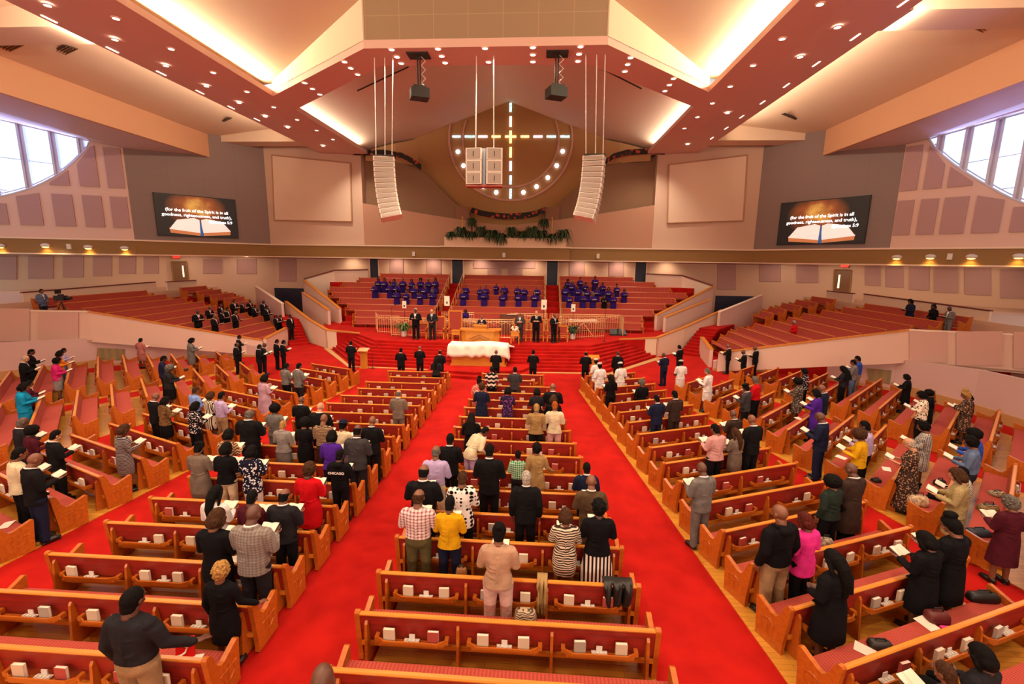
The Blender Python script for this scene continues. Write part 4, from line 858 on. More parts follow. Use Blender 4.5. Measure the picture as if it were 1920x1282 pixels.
# terrace pews: rails run along the axis, rows face the platform
TY0 = [23.9, 24.4, 24.9, 25.3, 25.8, 26.4, 26.9, 27.4, 27.9, 28.5]; TY1 = [31.4, 32.0, 32.6, 33.2, 33.2, 33.4, 34.0, 34.4, 33.8, 32.8]
for sg in (-1, 1):
    nm = 'left' if sg < 0 else 'right'
    for k in range(10):
        x = AX+sg*txk(k); y0, y1 = TY0[k], TY1[k]; L = y1-y0; lab = 'dim wooden pew on the %s terrace, %s row up from the bottom' % (nm, ordw(10-k))
        if sg > 0: pew(x, y0, math.pi/2, L, tz(k), lab, 'pews on the right terrace', 'TR', far=True)
        else: pew(x, y1, -math.pi/2, L, tz(k), lab, 'pews on the left terrace', 'TL', far=True)
    for k in range(5):
        x = AX+sg*txk(k); y0, y1 = (34.6, 35.1, 35.3, 35.5, 35.4)[k], (37.4, 37.8, 38.0, 38.0, 37.4)[k]; L = y1-y0; lab = 'short dim wooden pew at the far end of the %s terrace, %s step up' % (nm, ordw(5-k))
        if sg > 0: pew(x, y0, math.pi/2, L, tz(k), lab, 'short pews on the right terrace', 'TR', far=True)
        else: pew(x, y1, -math.pi/2, L, tz(k), lab, 'short pews on the left terrace', 'TL', far=True)
# choir pews face the people: px of the ends of each rail
CE = [[(714, 844), (872, 1020), (1050, 1187)], [(674, 842), (869, 1020.5), (1050, 1227)], [(644, 839), (866, 1021), (1050.5, 1257)], [(620, 836), (863, 1021), (1051, 1286)], [(624, 833), (860, 1021), (1052, 1266)],
      [(638, 830), (856, 1021), (1053, 1247)], [(653, 816), (848, 1021), (1054, 1225)], [(667, 816), (846, 1021), (1055, 1204)], [(667, 816), (844, 1021), (1055, 1204)]]
for i, row in enumerate(CE):
    zr, yr = CH[i]
    for j, (a, b) in enumerate(row):
        h = 6.4-zr; py = 488+h/yr*853
        xa, xb = uy(a, py, yr)[0], uy(b, py, yr)[0]; L = xb-xa
        pew(xb, yr, math.pi, L, zr-.9, 'red choir pew in the %s choir section, %s row from the front' % (('left', 'middle', 'right')[j], ordw(9-i)), 'choir pews', 'CH%d' % j, back=False)
# wood floors under the blocks
def floor_poly(nm, pts): st('floor_wood_%s' % nm, MB().prism(pts, 0, .02), M_LAM)
floor_poly('centre', [(.95, 3.6), (5.75, 3.6), (5.3, 7.2), (3.95, 20.3), (3.6, 22.2), (.95, 22.2)]); floor_poly('left_centre', [(mx(x), y) for x, y in [(.95, 3.6), (5.75, 3.6), (5.3, 7.2), (3.95, 20.3), (3.6, 22.2), (.95, 22.2)]][::-1])
R2P = [(7.82, 3.3), (12.5, 5.1), (8.6, 22.7), (5.6, 22.5), (5.5, 22.2)]
floor_poly('right_slant', R2P); floor_poly('left_slant', [(mx(x), y) for x, y in R2P][::-1])
def ts(t, s): return (AX+t*c3-s*s3, t*s3+s*c3)
R3P = [ts(14.4, -5.6), ts(20.9, -5.2), ts(25.6, 8.1), ts(22.1, 8.1), ts(21.6, 7.4)]
floor_poly('far_right_inner', R3P); floor_poly('far_left_inner', [(mx(x), y) for x, y in R3P][::-1])
R3Q = [ts(22.6, -4), ts(27.0, -4.0), ts(30.9, 1.5), ts(28.6, 7.8), ts(26.4, 7.8)]
floor_poly('far_right_outer', R3Q); floor_poly('far_left_outer', [(mx(x), y) for x, y in R3Q][::-1])
# ================================================================ things on the platform
ZP = 1.25
def chair(px, py, label, wide=.62, hb=1.45, low=False):
    p = uz(px, py, ZP); o = thing('pulpit_chair', label, 'chair', (p[0]*1.0, 29.25, ZP), math.pi, 'chairs on the platform'); w = wide/2
    for sx in (-1, 1):
        for y0 in (.25, -.25): MB().box(sx*w-.04, sx*w+.04, y0-.04, y0+.04, 0, .45 if y0 > 0 else hb).obj('leg', M_WOODR, o)
        MB().box(sx*w-.05, sx*w+.05, -.25, .3, .66, .72).obj('arm', M_WOODR, o)
    MB().box(-w, w, -.27, .29, .38, .44).obj('seat_rail', M_WOODR, o); MB().box(-w+.04, w-.04, -.24, .27, .44, .52).obj('seat', M_SEAT, o)
    MB().box(-w+.04, w-.04, -.28, -.22, .6, hb-.08).obj('backrest', M_SEAT, o); MB().box(-w, w, -.3, -.2, hb-.08, hb).obj('top_rail', M_WOODR, o)
for px, py, lab, w, hb in ((825, 634, 'tall wooden pulpit chair behind the second minister from the left', .62, 1.45), (853, 635, 'very tall wooden throne chair with red back left of the pulpit', .85, 1.85), (795, 632, 'low red upholstered chair between the two ministers at the left', .6, 1.0),
                           (974, 640, 'wooden pulpit chair behind the minister nearest the pulpit on its right', .8, 1.4), (1007, 640, 'wooden pulpit chair behind the middle minister on the right', .8, 1.4), (1037, 640, 'wooden pulpit chair behind the minister farthest right', .75, 1.4), (1055, 638, 'low red upholstered chair at the right end of the ministers', .55, 1.0)):
    chair(px, py, lab, w, hb)
# pulpit
o = thing('pulpit', 'broad golden oak pulpit with carved gable lines behind the white covered table', 'pulpit', (-.15, 27.6, ZP)); M_OAK = mat('golden_oak', '#d08a36', .35, kind='wood', col2='#c27a28', scale=4)
MB().prism([(-1.15, -.3), (-.85, -.55), (.85, -.55), (1.15, -.3), (1.15, .35), (-1.15, .35)], 0, .88).obj('body', M_OAK, o); MB().prism([(-1.25, -.33), (-.9, -.62), (.9, -.62), (1.25, -.33), (1.25, .42), (-1.25, .42)], .88, .96).obj('counter', M_WOODR, o)
MB().box(-.38, .38, -.35, .3, .96, 1.16).add([(-.42, -.4, 1.16), (.42, -.4, 1.16), (.42, .35, 1.16), (-.42, .35, 1.16), (-.42, -.4, 1.26), (.42, -.4, 1.26), (.42, .35, 1.18), (-.42, .35, 1.18)], [(3, 2, 1, 0), (4, 5, 6, 7), (0, 1, 5, 4), (1, 2, 6, 5), (2, 3, 7, 6), (3, 0, 4, 7)]).obj('reading_desk', M_OAK, o)
MB().tube([(-.62, -.57, .42), (0, -.57, .68), (.62, -.57, .42)], .02, 4).tube([(-.5, -.57, .3), (0, -.57, .52), (.5, -.57, .3)], .015, 4).obj('carved_gable', mat('dark_oak', '#8e5a20', .5), o)
# side stands left and right of the pulpit
for x, lab in ((-1.75, 'small oak side stand left of the pulpit'), (1.95, 'small oak side stand with white flowers right of the pulpit')):
    s = thing('side_stand', lab, 'stand', (x, 28.0, ZP)); MB().box(-.28, .28, -.22, .22, .72, .78).obj('top', M_WOODR, s); MB().box(-.25, .25, -.2, .2, .5, .72).obj('shelf_box', M_OAK, s)
    for sx in (-1, 1):
        for sy in (-1, 1): MB().box(sx*.24-.025, sx*.24+.025, sy*.18-.025, sy*.18+.025, 0, .5).obj('leg', M_WOODR, s)
fl_ = thing('flower_arrangement', 'low arrangement of white flowers on the stand right of the pulpit', 'flowers', (1.95, 28.0, ZP+.78)); rr = random.Random(1); m = MB()
for k in range(22): m.ell((rr.uniform(-.25, .25), rr.uniform(-.15, .15), rr.uniform(.08, .3)), (.05, .05, .045), nu=7, nv=5)
m.obj('blossoms', M_PAPER, fl_); MB().cyl((0, 0), .1, 0, .1, 12, r2=.15).obj('bowl', M_WHITE, fl_)
# communion table with its white cloth
o = thing('communion_table', 'oak communion table standing on the step landing below the pulpit', 'table', (-.05, 26.0, .325)); MB().box(-1.62, 1.62, -.45, .45, .0, .08).box(-1.55, 1.55, -.4, .4, .08, .74).obj('body', M_OAK, o); MB().box(-1.7, 1.7, -.5, .5, .74, .8).obj('tabletop', M_WOODR, o)
c = MB(); NX, NY = 70, 24; rc = random.Random(4)
def cl(u, v):                               # drooping cloth over table and the things under it
    x, y = u*2.05, v*.86; ex = max(0, abs(x)-1.72); ey = max(0, abs(y)-.54)
    z = 1.2+.10*math.cos(min(1, abs(u))*1.3)*math.cos(v*1.2)+.03*math.sin(x*2.3)-.02*math.cos(y*5)
    x = math.copysign(min(abs(x), 1.72)+ex*.25, x); yy = math.copysign(min(abs(y), .54)+ey*.15, y)
    dr = max(ex*2.6, ey*(2.1 if y < 0 else .8)); z -= min(.78, dr)+(.05*math.sin(x*9+2*math.sin(x*3)) if dr > .1 else 0); yy += .035*math.sin(x*8)*(1 if ey > .05 else 0)
    return (x, yy, z)
vs = [cl(2*i/NX-1, 2*j/NY-1) for j in range(NY+1) for i in range(NX+1)]
c.add(vs, [(j*(NX+1)+i, j*(NX+1)+i+1, (j+1)*(NX+1)+i+1, (j+1)*(NX+1)+i) for j in range(NY) for i in range(NX)])
co = c.obj('tablecloth', mat('white_cloth', '#f0e4d2', .9), None, (-.05, 26.0, .325), smooth=True); tag(co, 'white cloth draped high over the communion table', 'tablecloth')
sm = co.modifiers.new('th', 'SOLIDIFY'); sm.thickness = .015
c = MB(); vs = [(i*.1, j*.1, .03+.05*math.sin(i*.9)*math.cos(j*.8)+.02*rc.random()) for j in range(6) for i in range(10)]; c.add(vs, [(j*10+i, j*10+i+1, (j+1)*10+i+1, (j+1)*10+i) for j in range(5) for i in range(9)])
q = c.obj('folded_cloth', MATS['white_cloth'], None, (.95, 27.15, 1.21), smooth=True); q.rotation_euler = (0, .0, -.3); q.modifiers.new('th', 'SOLIDIFY').thickness = .05; tag(q, 'folded white cloth lying right of the pulpit on the platform edge', 'cloth')
# gilded railings
def railing(pts, z, h, name, label):
    o = thing('gilded_railing', label, 'railing', (pts[0][0], pts[0][1], z)); P = [np.array(p, float)-np.array(pts[0]) for p in pts]
    for zz in (h, h-.14, .1):
        m = MB()
        for a, b in zip(P, P[1:]): m.tube([(a[0], a[1], zz), (b[0], b[1], zz)], .022, 6)
        m.obj('bar', M_GOLD, o)
    bal = MB(); arch = MB()
    for a, b in zip(P, P[1:]):
        n = max(1, int(np.linalg.norm(b-a)/.17))
        for k in range(n+1):
            q = a+(b-a)*k/n; bal.tube([(q[0], q[1], 0), (q[0], q[1], h)], .014 if k % 6 else .024, 5)
            if k % 3 == 0 and k < n-2:
                d = (b-a)/n; ap = [(q[0]+d[0]*(1.5-1.5*math.cos(t)), q[1]+d[1]*(1.5-1.5*math.cos(t)), h-.42+.22*math.sin(t)) for t in (0, .5, 1, 1.57, 2.1, 2.6, 3.14)]; arch.tube(ap, .014, 5)
    bal.obj('balusters', M_GOLD, o); arch.obj('arches', M_GOLD, o); return o
railing([(-6.5, 29.75), (-4.6, 29.65), (-2.2, 29.65)], ZP, 1.28, 'r', 'gilded arched railing left of the pulpit'); railing([(-2.2, 29.65), (2.2, 29.7)], ZP, 1.28, 'r', 'gilded arched railing directly behind the pulpit'); railing([(2.2, 29.7), (5.4, 30.2), (7.9, 31.3)], ZP, 1.28, 'r', 'gilded arched railing right of the pulpit')
railing([(-8.6, 32.6), (-7.9, 31.0), (-6.2, 30.6)], ZP, 1.25, 'r', 'gilded railing at the far left end of the platform'); railing([(4.2, 33.3), (9.3, 33.5), (9.3, 31.9)], ZP, 1.3, 'r', 'gilded railing in front of the right choir section')
railing([(-3.8, 33.2), (-1.4, 33.2)], ZP, 1.3, 'r', 'gilded railing before the left choir stairs'); railing([(1.3, 33.2), (4.0, 33.2)], ZP, 1.3, 'r', 'gilded railing before the right choir stairs')
# pianos behind the railing
o = thing('grand_piano', 'reddish grand piano behind the railing, left of the pulpit axis', 'piano', (-2.0, 31.4, ZP)); M_PI = mat('piano_red_wood', '#a05a3c', .3)
MB().prism([(-1.4, -.6), (1.4, -.7), (1.4, .1), (.6, .7), (-.6, .9), (-1.4, .6)], .62, .92).obj('case', M_PI, o); MB().prism([(-1.42, -.6), (1.42, -.7), (1.42, .1), (.6, .72), (-.6, .92), (-1.42, .6)], .92, .95).obj('lid', mat('piano_lid', '#c07a5a', .25), o)
for x, y in ((-1.2, -.4), (1.2, -.5), (0, .6)): MB().cyl((x, y), .06, 0, .62, 8).obj('leg', M_PI, o)
o = thing('organ_console', 'dark brown organ console behind the railing, right of the pulpit axis', 'organ', (1.5, 31.7, ZP)); MB().box(-.85, .85, -.35, .35, 0, 1.0).box(-.85, .85, 0, .35, 1.0, 1.35).obj('case', mat('organ_wood', '#6a3826', .4), o); MB().box(-.35, .35, -.1, .05, 1.4, 1.42).obj('sheet_music', M_PAPER, o)
q = uz(1085, 628, ZP); o = thing('keyboard_stand', 'cream keyboard on a stand at the right of the platform', 'keyboard', (6.5, 32.0, ZP)); MB().box(-.95, .95, -.25, .25, .95, 1.1).obj('keyboard', M_TRIM, o)
for s in (-1, 1): MB().tube([(s*.7, -.2, 0), (-s*.7*.2+s*.1, .0, .95)], .03, 6).obj('leg', M_GOLD, o)
# white sheets on stands
for i, (x, y, h) in enumerate(((758, 571, .26), (838, 564, .34), (1020, 571, .34), (1075, 577, .26))):
    p = uy(x, y, 31.5); s = thing('sheet_stand', 'upright white sheet on a thin stand, %s from the left behind the ministers' % ordw(i+1), 'stand', (p[0], p[1], ZP)); z = p[2]-ZP
    MB().box(-h*.55, h*.55, -.01, .01, z-h, z+h).obj('sheet', M_PAPER, s); MB().box(-.05, .05, -.015, -.008, z-h*.6, z-h*.1).obj('printed_figure', M_DARK, s); MB().cyl((0, .02), .015, 0, z-h, 6).cyl((0, .02), .18, 0, .02, 12).obj('pole', M_DARK, s)
# potted plants on the platform
for (x, y, lab, sd) in ((755, 632, 'yellow green leafy plant in a white pot left of the ministers', 11), (1074, 637, 'dark green leafy plant right of the ministers', 12)):
    p = uz(x, y, ZP); q = leafy('potted_plant', (p[0], p[1]+.3, ZP+.36), lab, 'plant', None, n=70, spread=.62, up=.55, droop=.35, w=.06, m=M_LEAF2 if sd == 11 else M_LEAF, seed=sd, pot=.22)
# lecterns at the foot of the steps, mic stands, monitor
for x, y, lab in ((683, 690, 'slim oak lectern at the foot of the steps on the left'), (1112, 705, 'oak lectern at the foot of the steps on the right, behind the usher')):
    p = uz(x, y, 0); s = thing('lectern', lab, 'lectern', (p[0], p[1], 0)); MB().box(-.22, .22, -.18, .18, 0, .05).box(-.17, .17, -.13, .13, .05, 1.05).obj('body', M_OAK, s); q = MB().box(-.3, .3, -.22, .22, 0, .05).obj('slanted_top', M_WOODR, s); q.location = (0, 0, 1.08); q.rotation_euler = (.3, 0, 0)
for x, y, h, lab in ((699, 690, 1.15, 'thin black microphone stand beside the left lectern'), (736, 600, 1.9, 'thin black microphone stand at the left choir pews'), (1133, 640, 2.2, 'thin black microphone stand at the right end of the platform'), (1125, 715, 1.0, 'thin black microphone stand beside the right lectern')):
    z = 0 if y > 680 else ZP; p = uz(x, max(y, 628) if z else y, z); s = thing('microphone_stand', lab, 'microphone stand', (p[0], p[1], z)); MB().cyl((0, 0), .14, 0, .02, 12).obj('base', M_DARK, s); MB().tube([(0, 0, .02), (0, 0, h), (.25, 0, h+.15)], .014, 6).obj('pole', M_DARK, s); MB().ell((.27, 0, h+.16), (.04, .03, .03), nu=8, nv=6).obj('microphone', M_DARK, s)
p = uz(1158, 628, ZP); tag(MB().prism([(-.6, -.3), (.6, -.3), (.5, .3), (-.5, .3)], [.0]*4, [.12, .12, .4, .4]).obj('stage_monitor', M_DARK, None, (p[0], p[1], ZP)), 'black wedge stage monitor on the red platform at the right', 'speaker')
# ================================================================ bags and coats left on pews
def on_pew(px, py, z=.5): return uz(px, py, z+.08)
def bag(px, py, size, col, label, name='handbag', rz=0., z=.49, col2=None, kind=None, handle=True):
    p = uz(px, py, z+size[2]*.5); s = thing(name, label, 'bag', (p[0], p[1], z), rz); a, b, h = size
    m = MB(); secs = [(1.0, 0), (1.05, .3), (1.0, .7), (.85, .95), (.7, 1.0)]; vs = []; n = 16
    for f, t in secs:
        for k in range(n):
            t_ = 2*math.pi*k/n; cx, sy = math.cos(t_), math.sin(t_); vs.append((a/2*f*math.copysign(abs(cx)**.6, cx), b/2*(f if t < .9 else f*.6)*math.copysign(abs(sy)**.6, sy), h*t))
    m.add(vs, [tuple(range(n-1, -1, -1)), tuple(range(4*n, 5*n))]+[(i*n+k, i*n+(k+1) % n, (i+1)*n+(k+1) % n, (i+1)*n+k) for i in range(4) for k in range(n)])
    m.obj('body', mat('bag_'+col+str(kind), col, .5, kind=kind, col2=col2, scale=14), s, smooth=True)
    if handle: MB().tube([(-a*.25, 0, h*.95), (-a*.2, 0, h*1.3), (a*.2, 0, h*1.3), (a*.25, 0, h*.95)], .012, 6).obj('handle', M_DARK, s)
    return s
bag(985, 1155, (.36, .3, .24), '#b49a78', 'zebra patterned beige scarf bundle on the pew seat behind the woman in beige', 'scarf_bundle', col2='#3a2a20', kind='zebra', handle=False)
bag(865, 1072, (.2, .16, .18), '#8a5a30', 'small brown bag behind the pew of the woman in the yellow shirt')
bag(1317, 950, (.2, .1, .1), '#1c1a1c', 'small black bag lying by the aisle at the right slanting block', z=.02) if False else None
bag(1722, 938, (.42, .28, .26), '#8a6a5c', 'large brown handbag with a snake skin top on the pew end', col2='#d8c090', kind='noise')
bag(1762, 905, (.26, .2, .18), '#1a1614', 'black handbag on the pew seat beside the large brown handbag')
bag(1853, 952, (.42, .24, .2), '#2a221a', 'black and tan patterned handbag on the pew behind the cream suited woman', col2='#a88a50', kind='zebra')
bag(1835, 997, (.46, .26, .14), '#20262e', 'flat black handbag with a blue book on it near the maroon dressed woman')
bag(1843, 1118, (.5, .22, .16), '#15120f', 'black handbag at the pew end beside the two women in black')
bag(1757, 1155, (.34, .24, .2), '#5c1f1c', 'dark red handbag on the pew seat behind the women in black')
bag(1650, 1207, (.34, .2, .12), '#241a16', 'black handbag beside white sheets on the lower right pew')
bag(1548, 1017, (.26, .2, .22), '#b8a890', 'white and brown handbag on the pew right of the woman in pink', col2='#4a3424', kind='noise')
bag(1643, 900, (.22, .18, .1), '#1d1c1a', 'black bag on the pew end left of the paisley dressed woman')
bag(1870, 925, (.34, .26, .12), '#c8b48a', 'cream and black handbag on the seat before the last pew', col2='#30261c', kind='zebra')
bag(240, 672, (.34, .2, .14), '#16130f', 'black bag on the pew left of the woman in the rose suit') if False else None
bag(345, 692, (.4, .2, .12), '#1a1512', 'black coat bundle on the pew left of the grey suited woman', 'coat_bundle', handle=False)
for (x, y, lab) in ((1775, 1177, 'bright pink glasses case on the lower right pew'),):
    p = uz(x, y, .52); tag(MB().box(-.09, .09, -.03, .03, 0, .04).obj('glasses_case', mat('hot_pink', '#e03a8a', .5), None, (p[0], p[1], .5)), lab, 'case')
for x, y, rz, lab in ((1737, 1170, .3, 'curled white program sheets on the lower right pew, right ones'), (1622, 1220, .9, 'white folded program on the lower right pew beside the black bag'), (437, 1052, .3, 'white paper on the pew seat behind the woman in black'), (1577, 858, .6, 'white paper on the seat of the pew left of the yellow top woman'), (1662, 880, -.5, 'white paper on the pew seat left of the paisley dress'), (78, 928, .5, 'white paper on the pew beside the man reading at the far left'),
                      (12, 985, .4, 'white paper strip on the pew at the left edge'), (1497, 785, .2, 'white card on the pew below the woman in the grey patterned dress'), (360, 1244, .1, 'white paper on the lowest left pew')):
    p = uz(x, y, .5); m = MB(); m.add([(-.1, -.14, .0), (.1, -.14, .012), (.1, .14, .03), (-.1, .14, .008)], [(0, 1, 2, 3)]); q = m.obj('paper_sheet', M_PAPER, None, (p[0], p[1], .505)); q.rotation_euler = (0, 0, rz); q.modifiers.new('s', 'SOLIDIFY').thickness = .004; tag(q, lab, 'paper')
# draped coat and scarf on the pew of the woman in beige
def drape(px0, px1, py, yr, zt, drop, m, label, name, cat):
    a, b = uz(px0, py, .92), uz(px1, py, .92); w = b[0]-a[0]; mm = MB(); N = 22; K = 14; vs = []
    for j in range(K+1):
        for i in range(N+1):
            u = i/N; t = j/K; bulge = .03*math.sin(u*17)+.02*math.sin(u*31+t*4)
            if t < .25: y, z = .16-.16*t/.25*1.4, .90+.03*math.sin(t/.25*math.pi/2)
            else: y, z = -.07-bulge-.03*math.sin((t-.25)*3), .93-(t-.25)/.75*drop*(1-.25*(2*u-1)**4)-(0.02*math.sin(u*9))
            vs.append((w*(u-.5)*(1-.15*t), y-bulge*(t > .25), z))
    mm.add(vs, [(j*(N+1)+i, j*(N+1)+i+1, (j+1)*(N+1)+i+1, (j+1)*(N+1)+i) for j in range(K) for i in range(N)])
    q = mm.obj(name, m, None, ((a[0]+b[0])/2, yr, .02), smooth=True); q.modifiers.new('s', 'SOLIDIFY').thickness = .02; tag(q, label, cat)
drape(1131, 1187, 1096, 7.1, .9, .36, mat('black_coat_cloth', '#14110f', .5), 'black jacket draped over the pew rail at the right aisle', 'draped_jacket', 'jacket')
drape(1007, 1027, 1086, 7.1, .9, .62, mat('khaki_scarf', '#9c7c4a', .9), 'long khaki scarf hanging over the pew rail right of the woman in beige', 'draped_scarf', 'scarf')
# open red and white book on the lower left pew rail
p = uz(345, 1212, .72); s = thing('magazine', 'red and white book standing on the pew seat beside the grey shirted man', 'book', (p[0], p[1], .5), .5)
q = MB().box(-.12, .12, -.015, .015, 0, .3).obj('cover', mat('glossy_red', '#c81414', .3), s); MB().tube([(-.1, -.02, .05), (.0, -.02, .1), (.03, -.02, .17), (-.04, -.02, .2), (-.02, -.02, .26)], .016, 6).box(-.11, -.04, -.02, -.012, .02, .09).obj('printed_figure', M_PAPER, s)
s.rotation_euler = (-.4, 0, .5)
# video cameras on the terraces
def vcam(px, py, k, sg, label):
    zf = tz(k); p = uz(px, py, zf+1.45); s = thing('video_camera', label, 'camera', (p[0], p[1], zf), 0)
    for a in (0, 2.1, 4.2): MB().tube([(0, 0, 1.1), (.45*math.cos(a), .45*math.sin(a), 0)], .022, 6).obj('tripod_leg', M_DARK, s)
    q = MB().box(-.3, .3, -.13, .13, 1.15, 1.42).tube([(-sg*.3, 0, 1.28), (-sg*.62, 0, 1.28)], .09, 10).box(-.1, .15, -.06, .06, 1.42, 1.5).obj('body', M_DARK, s)
    MB().box(sg*.1, sg*.1+.04*sg, -.16, .16, 1.52, 1.75).obj('monitor', M_DARK, s); MB().tube([(sg*.2, .1, 1.15), (sg*.65, .15, 1.0)], .018, 6).obj('pan_handle', M_DARK, s)
vcam(113, 553, 1, -1, 'black video camera on a tripod on the left terrace'); vcam(1746, 583, 2, 1, 'black video camera on a tripod on the right terrace')

# slim golden rails up the choir stairs
for j, (xb, xt) in enumerate(((816, 844), (848, 872), (1021, 1020), (1054, 1050))):
    a = uy(xb, 575, CH[7][1]); b = uy(xt, 515, CH[0][1]); m = MB(); pts = []
    for i in range(8, -1, -1):
        t = (8-i)/8; x = a[0]+(b[0]-a[0])*t+(.12 if j in (0, 2) else -.12); y = CH[i][1]-.5; z = CH[i][0]-.9; pts.append((x, y, z+1.05)); m.tube([(x, y, z-.1), (x, y, z+1.05)], .018, 5)
    m.tube(pts, .028, 6); tag(m.obj('stair_railing', M_GOLD), 'thin golden stair railing, %s of the four along the choir stairs from the left' % ordw(j+1), 'railing', 'choir stair railings')
# ================================================================ people
def V3(*a): return np.array(a, float)
def loft_rings(mb, rings, cap=True):
    n = len(rings[0]); vs = sum([list(map(tuple, r)) for r in rings], []); m = len(rings)
    fs = [(i*n+k, i*n+(k+1) % n, (i+1)*n+(k+1) % n, (i+1)*n+k) for i in range(m-1) for k in range(n)]
    if cap: fs += [tuple(range(n-1, -1, -1)), tuple(range((m-1)*n, m*n))]
    mb.add(vs, fs)
def torso(mb, secs, n=24, sq=.85):          # secs: (z, rx, ry, yc)
    rings = []
    for z, rx, ry, yc in secs:
        r = []
        for k in range(n):
            t = 2*math.pi*k/n; c, s = math.cos(t), math.sin(t); r.append((rx*math.copysign(abs(c)**sq, c), yc+ry*math.copysign(abs(s)**sq, s), z))
        rings.append(r)
    loft_rings(mb, rings)
def limb(mb, pts, rad, n=12):
    P = [Vector(p) for p in pts]; Q, R = [], []
    d0 = (P[0]-P[1]).normalized(); d1 = (P[-1]-P[-2]).normalized()
    Q.append(P[0]+d0*rad[0]*.85); R.append(rad[0]*.45)
    for p, r in zip(P, rad): Q.append(p); R.append(r)
    Q.append(P[-1]+d1*rad[-1]*.85); R.append(rad[-1]*.45)
    mb.tube(Q, R, n)
def to_mesh(name, mb, vox, smooth=2, dec=None, post=None):
    me = mb.mesh('tmp'); b = bmesh.new(); b.from_mesh(me); bmesh.ops.recalc_face_normals(b, faces=b.faces); b.to_mesh(me); b.free()
    o = bpy.data.objects.new('tmp', me); COL.objects.link(o)
    r = o.modifiers.new('r', 'REMESH'); r.mode = 'VOXEL'; r.voxel_size = vox
    if smooth: s = o.modifiers.new('s', 'SMOOTH'); s.factor = .5; s.iterations = smooth
    if dec: d = o.modifiers.new('d', 'DECIMATE'); d.ratio = dec
    ev = o.evaluated_get(bpy.context.evaluated_depsgraph_get()); out = bpy.data.meshes.new_from_object(ev); out.name = name
    bpy.data.objects.remove(o); out.materials.clear(); out.materials.append(None)
    if post:
        co = np.empty(len(out.vertices)*3); out.vertices.foreach_get('co', co); co = post(co.reshape(-1, 3)); out.vertices.foreach_set('co', co.ravel())
    out.polygons.foreach_set('use_smooth', [True]*len(out.polygons)); out.update(); return out
def S(sex): return (1.0, 1.0) if sex == 'm' else (.935, .93)
BOW = {'r': 24, 'c': 20, 'd': 8, 'l': 14, 'u': 4, 'b': 24, 's': 20, 'k': 0}
NECK = V3(0, -.012, 1.475)
def arms(sex, pose):
    """shoulder, elbow, wrist, hand direction, palm normal for the right (+x) and the left arm"""
    w = 1 if sex == 'm' else .88; sh = V3(.178*w, -.005, 1.405); out = []
    P = {'r': ((.245*w, .02, 1.135), (.125, .245, 1.165), (-.35, .93, .1), (-.2, -.1, 1)),
         'u': ((.25*w, .015, 1.13), (.13, .25, 1.17), (-.35, .93, .1), (-.2, -.1, 1)),
         'c': ((.255*w, -.02, 1.135), (.10, .19, 1.03), (-.75, .6, -.25), (0, -.7, .7)),
         'd': ((.235*w, -.035, 1.125), (.235*w, .04, .875), (0, .15, -1), (-1, 0, 0)),
         'l': ((.265*w, .03, 1.13), (.39*w, .20, .95), (.3, .9, -.35), (0, .1, -1)),
         'b': ((.25*w, .02, 1.13), (.17, .26, 1.10), (-.2, .95, -.2), (-.3, -.1, 1)),
         's': ((.25*w, .02, 1.13), (.11, .25, 1.14), (-.35, .93, .1), (-.2, -.1, 1)),
         'k': ((.24*w, -.09, 1.14), (.07, -.15, 1.02), (-.8, -.1, -.4), (0, -.8, .3))}
    for sx in (1, -1):
        p = P[pose if not (pose == 'l' and sx < 0) else 'd']; m = V3(sx, 1, 1)
        out.append((sh*m, V3(*p[0])*m, V3(*p[1])*m, V3(*p[2])*m, V3(*p[3])*m))
    return out
def rotx(p, piv, deg):
    a = math.radians(deg); c, s = math.cos(a), math.sin(a); q = p-piv; return np.stack([q[..., 0], q[..., 1]*c-q[..., 2]*s, q[..., 1]*s+q[..., 2]*c], -1)+piv
def pose_post(pose):
    if pose not in ('b', 's'): return None
    def f(co):
        w = np.clip((co[:, 2]-.9)/.18, 0, 1)[:, None]
        if pose == 'b': return co*(1-w)+rotx(co, V3(0, 0, .95), -38)*w
        # seated: thighs forward, trunk straight, dropped on to the seat
        co = co.copy(); z = co[:, 2]; y = co[:, 1]; th = z < .93
        out = co.copy(); m = (z <= .93) & (z > .5); t = (.93-z[m]); out[m, 1] = t*1.0; out[m, 2] = .93-.07*t+(y[m])*.9*0+ y[m]*.8
        m = z <= .5; out[m, 1] = .43+y[m]*.8; out[m, 2] = z[m]-.5+.90; 
        out[:, 2] -= .42; return out
    return f
def hand(mb, wr, hd, pn, side, curl=.5):
    hd = hd/np.linalg.norm(hd); pn = pn-hd*(pn@hd); pn /= np.linalg.norm(pn); ac = np.cross(hd, pn)*side     # ac: towards the thumb side
    c = wr+hd*.05; R = Matrix((tuple(ac), tuple(hd), tuple(pn))).transposed(); mb.ell(tuple(c), (.042, .055, .018), rot=R, nu=12, nv=8)
    for i, L in enumerate((.066, .075, .07, .055)):
        o = (1.5-i)*.0215; b = c+hd*.042+ac*o; p = [b]; d = hd+ac*(1.5-i)*.07
        for j in range(3):
            a = curl*(j+.35)*.6; q = d*math.cos(a)+pn*math.sin(a); p.append(p[-1]+q/np.linalg.norm(q)*L*(.42, .32, .26)[j])
        limb(mb, [tuple(x) for x in p], [.0092, .0088, .008, .007], 8)
    t0 = wr+hd*.02+ac*.034; limb(mb, [tuple(t0), tuple(t0+ac*.028+hd*.024+pn*.008), tuple(t0+ac*.036+hd*.052+pn*.022)], [.0125, .0105, .009], 8)
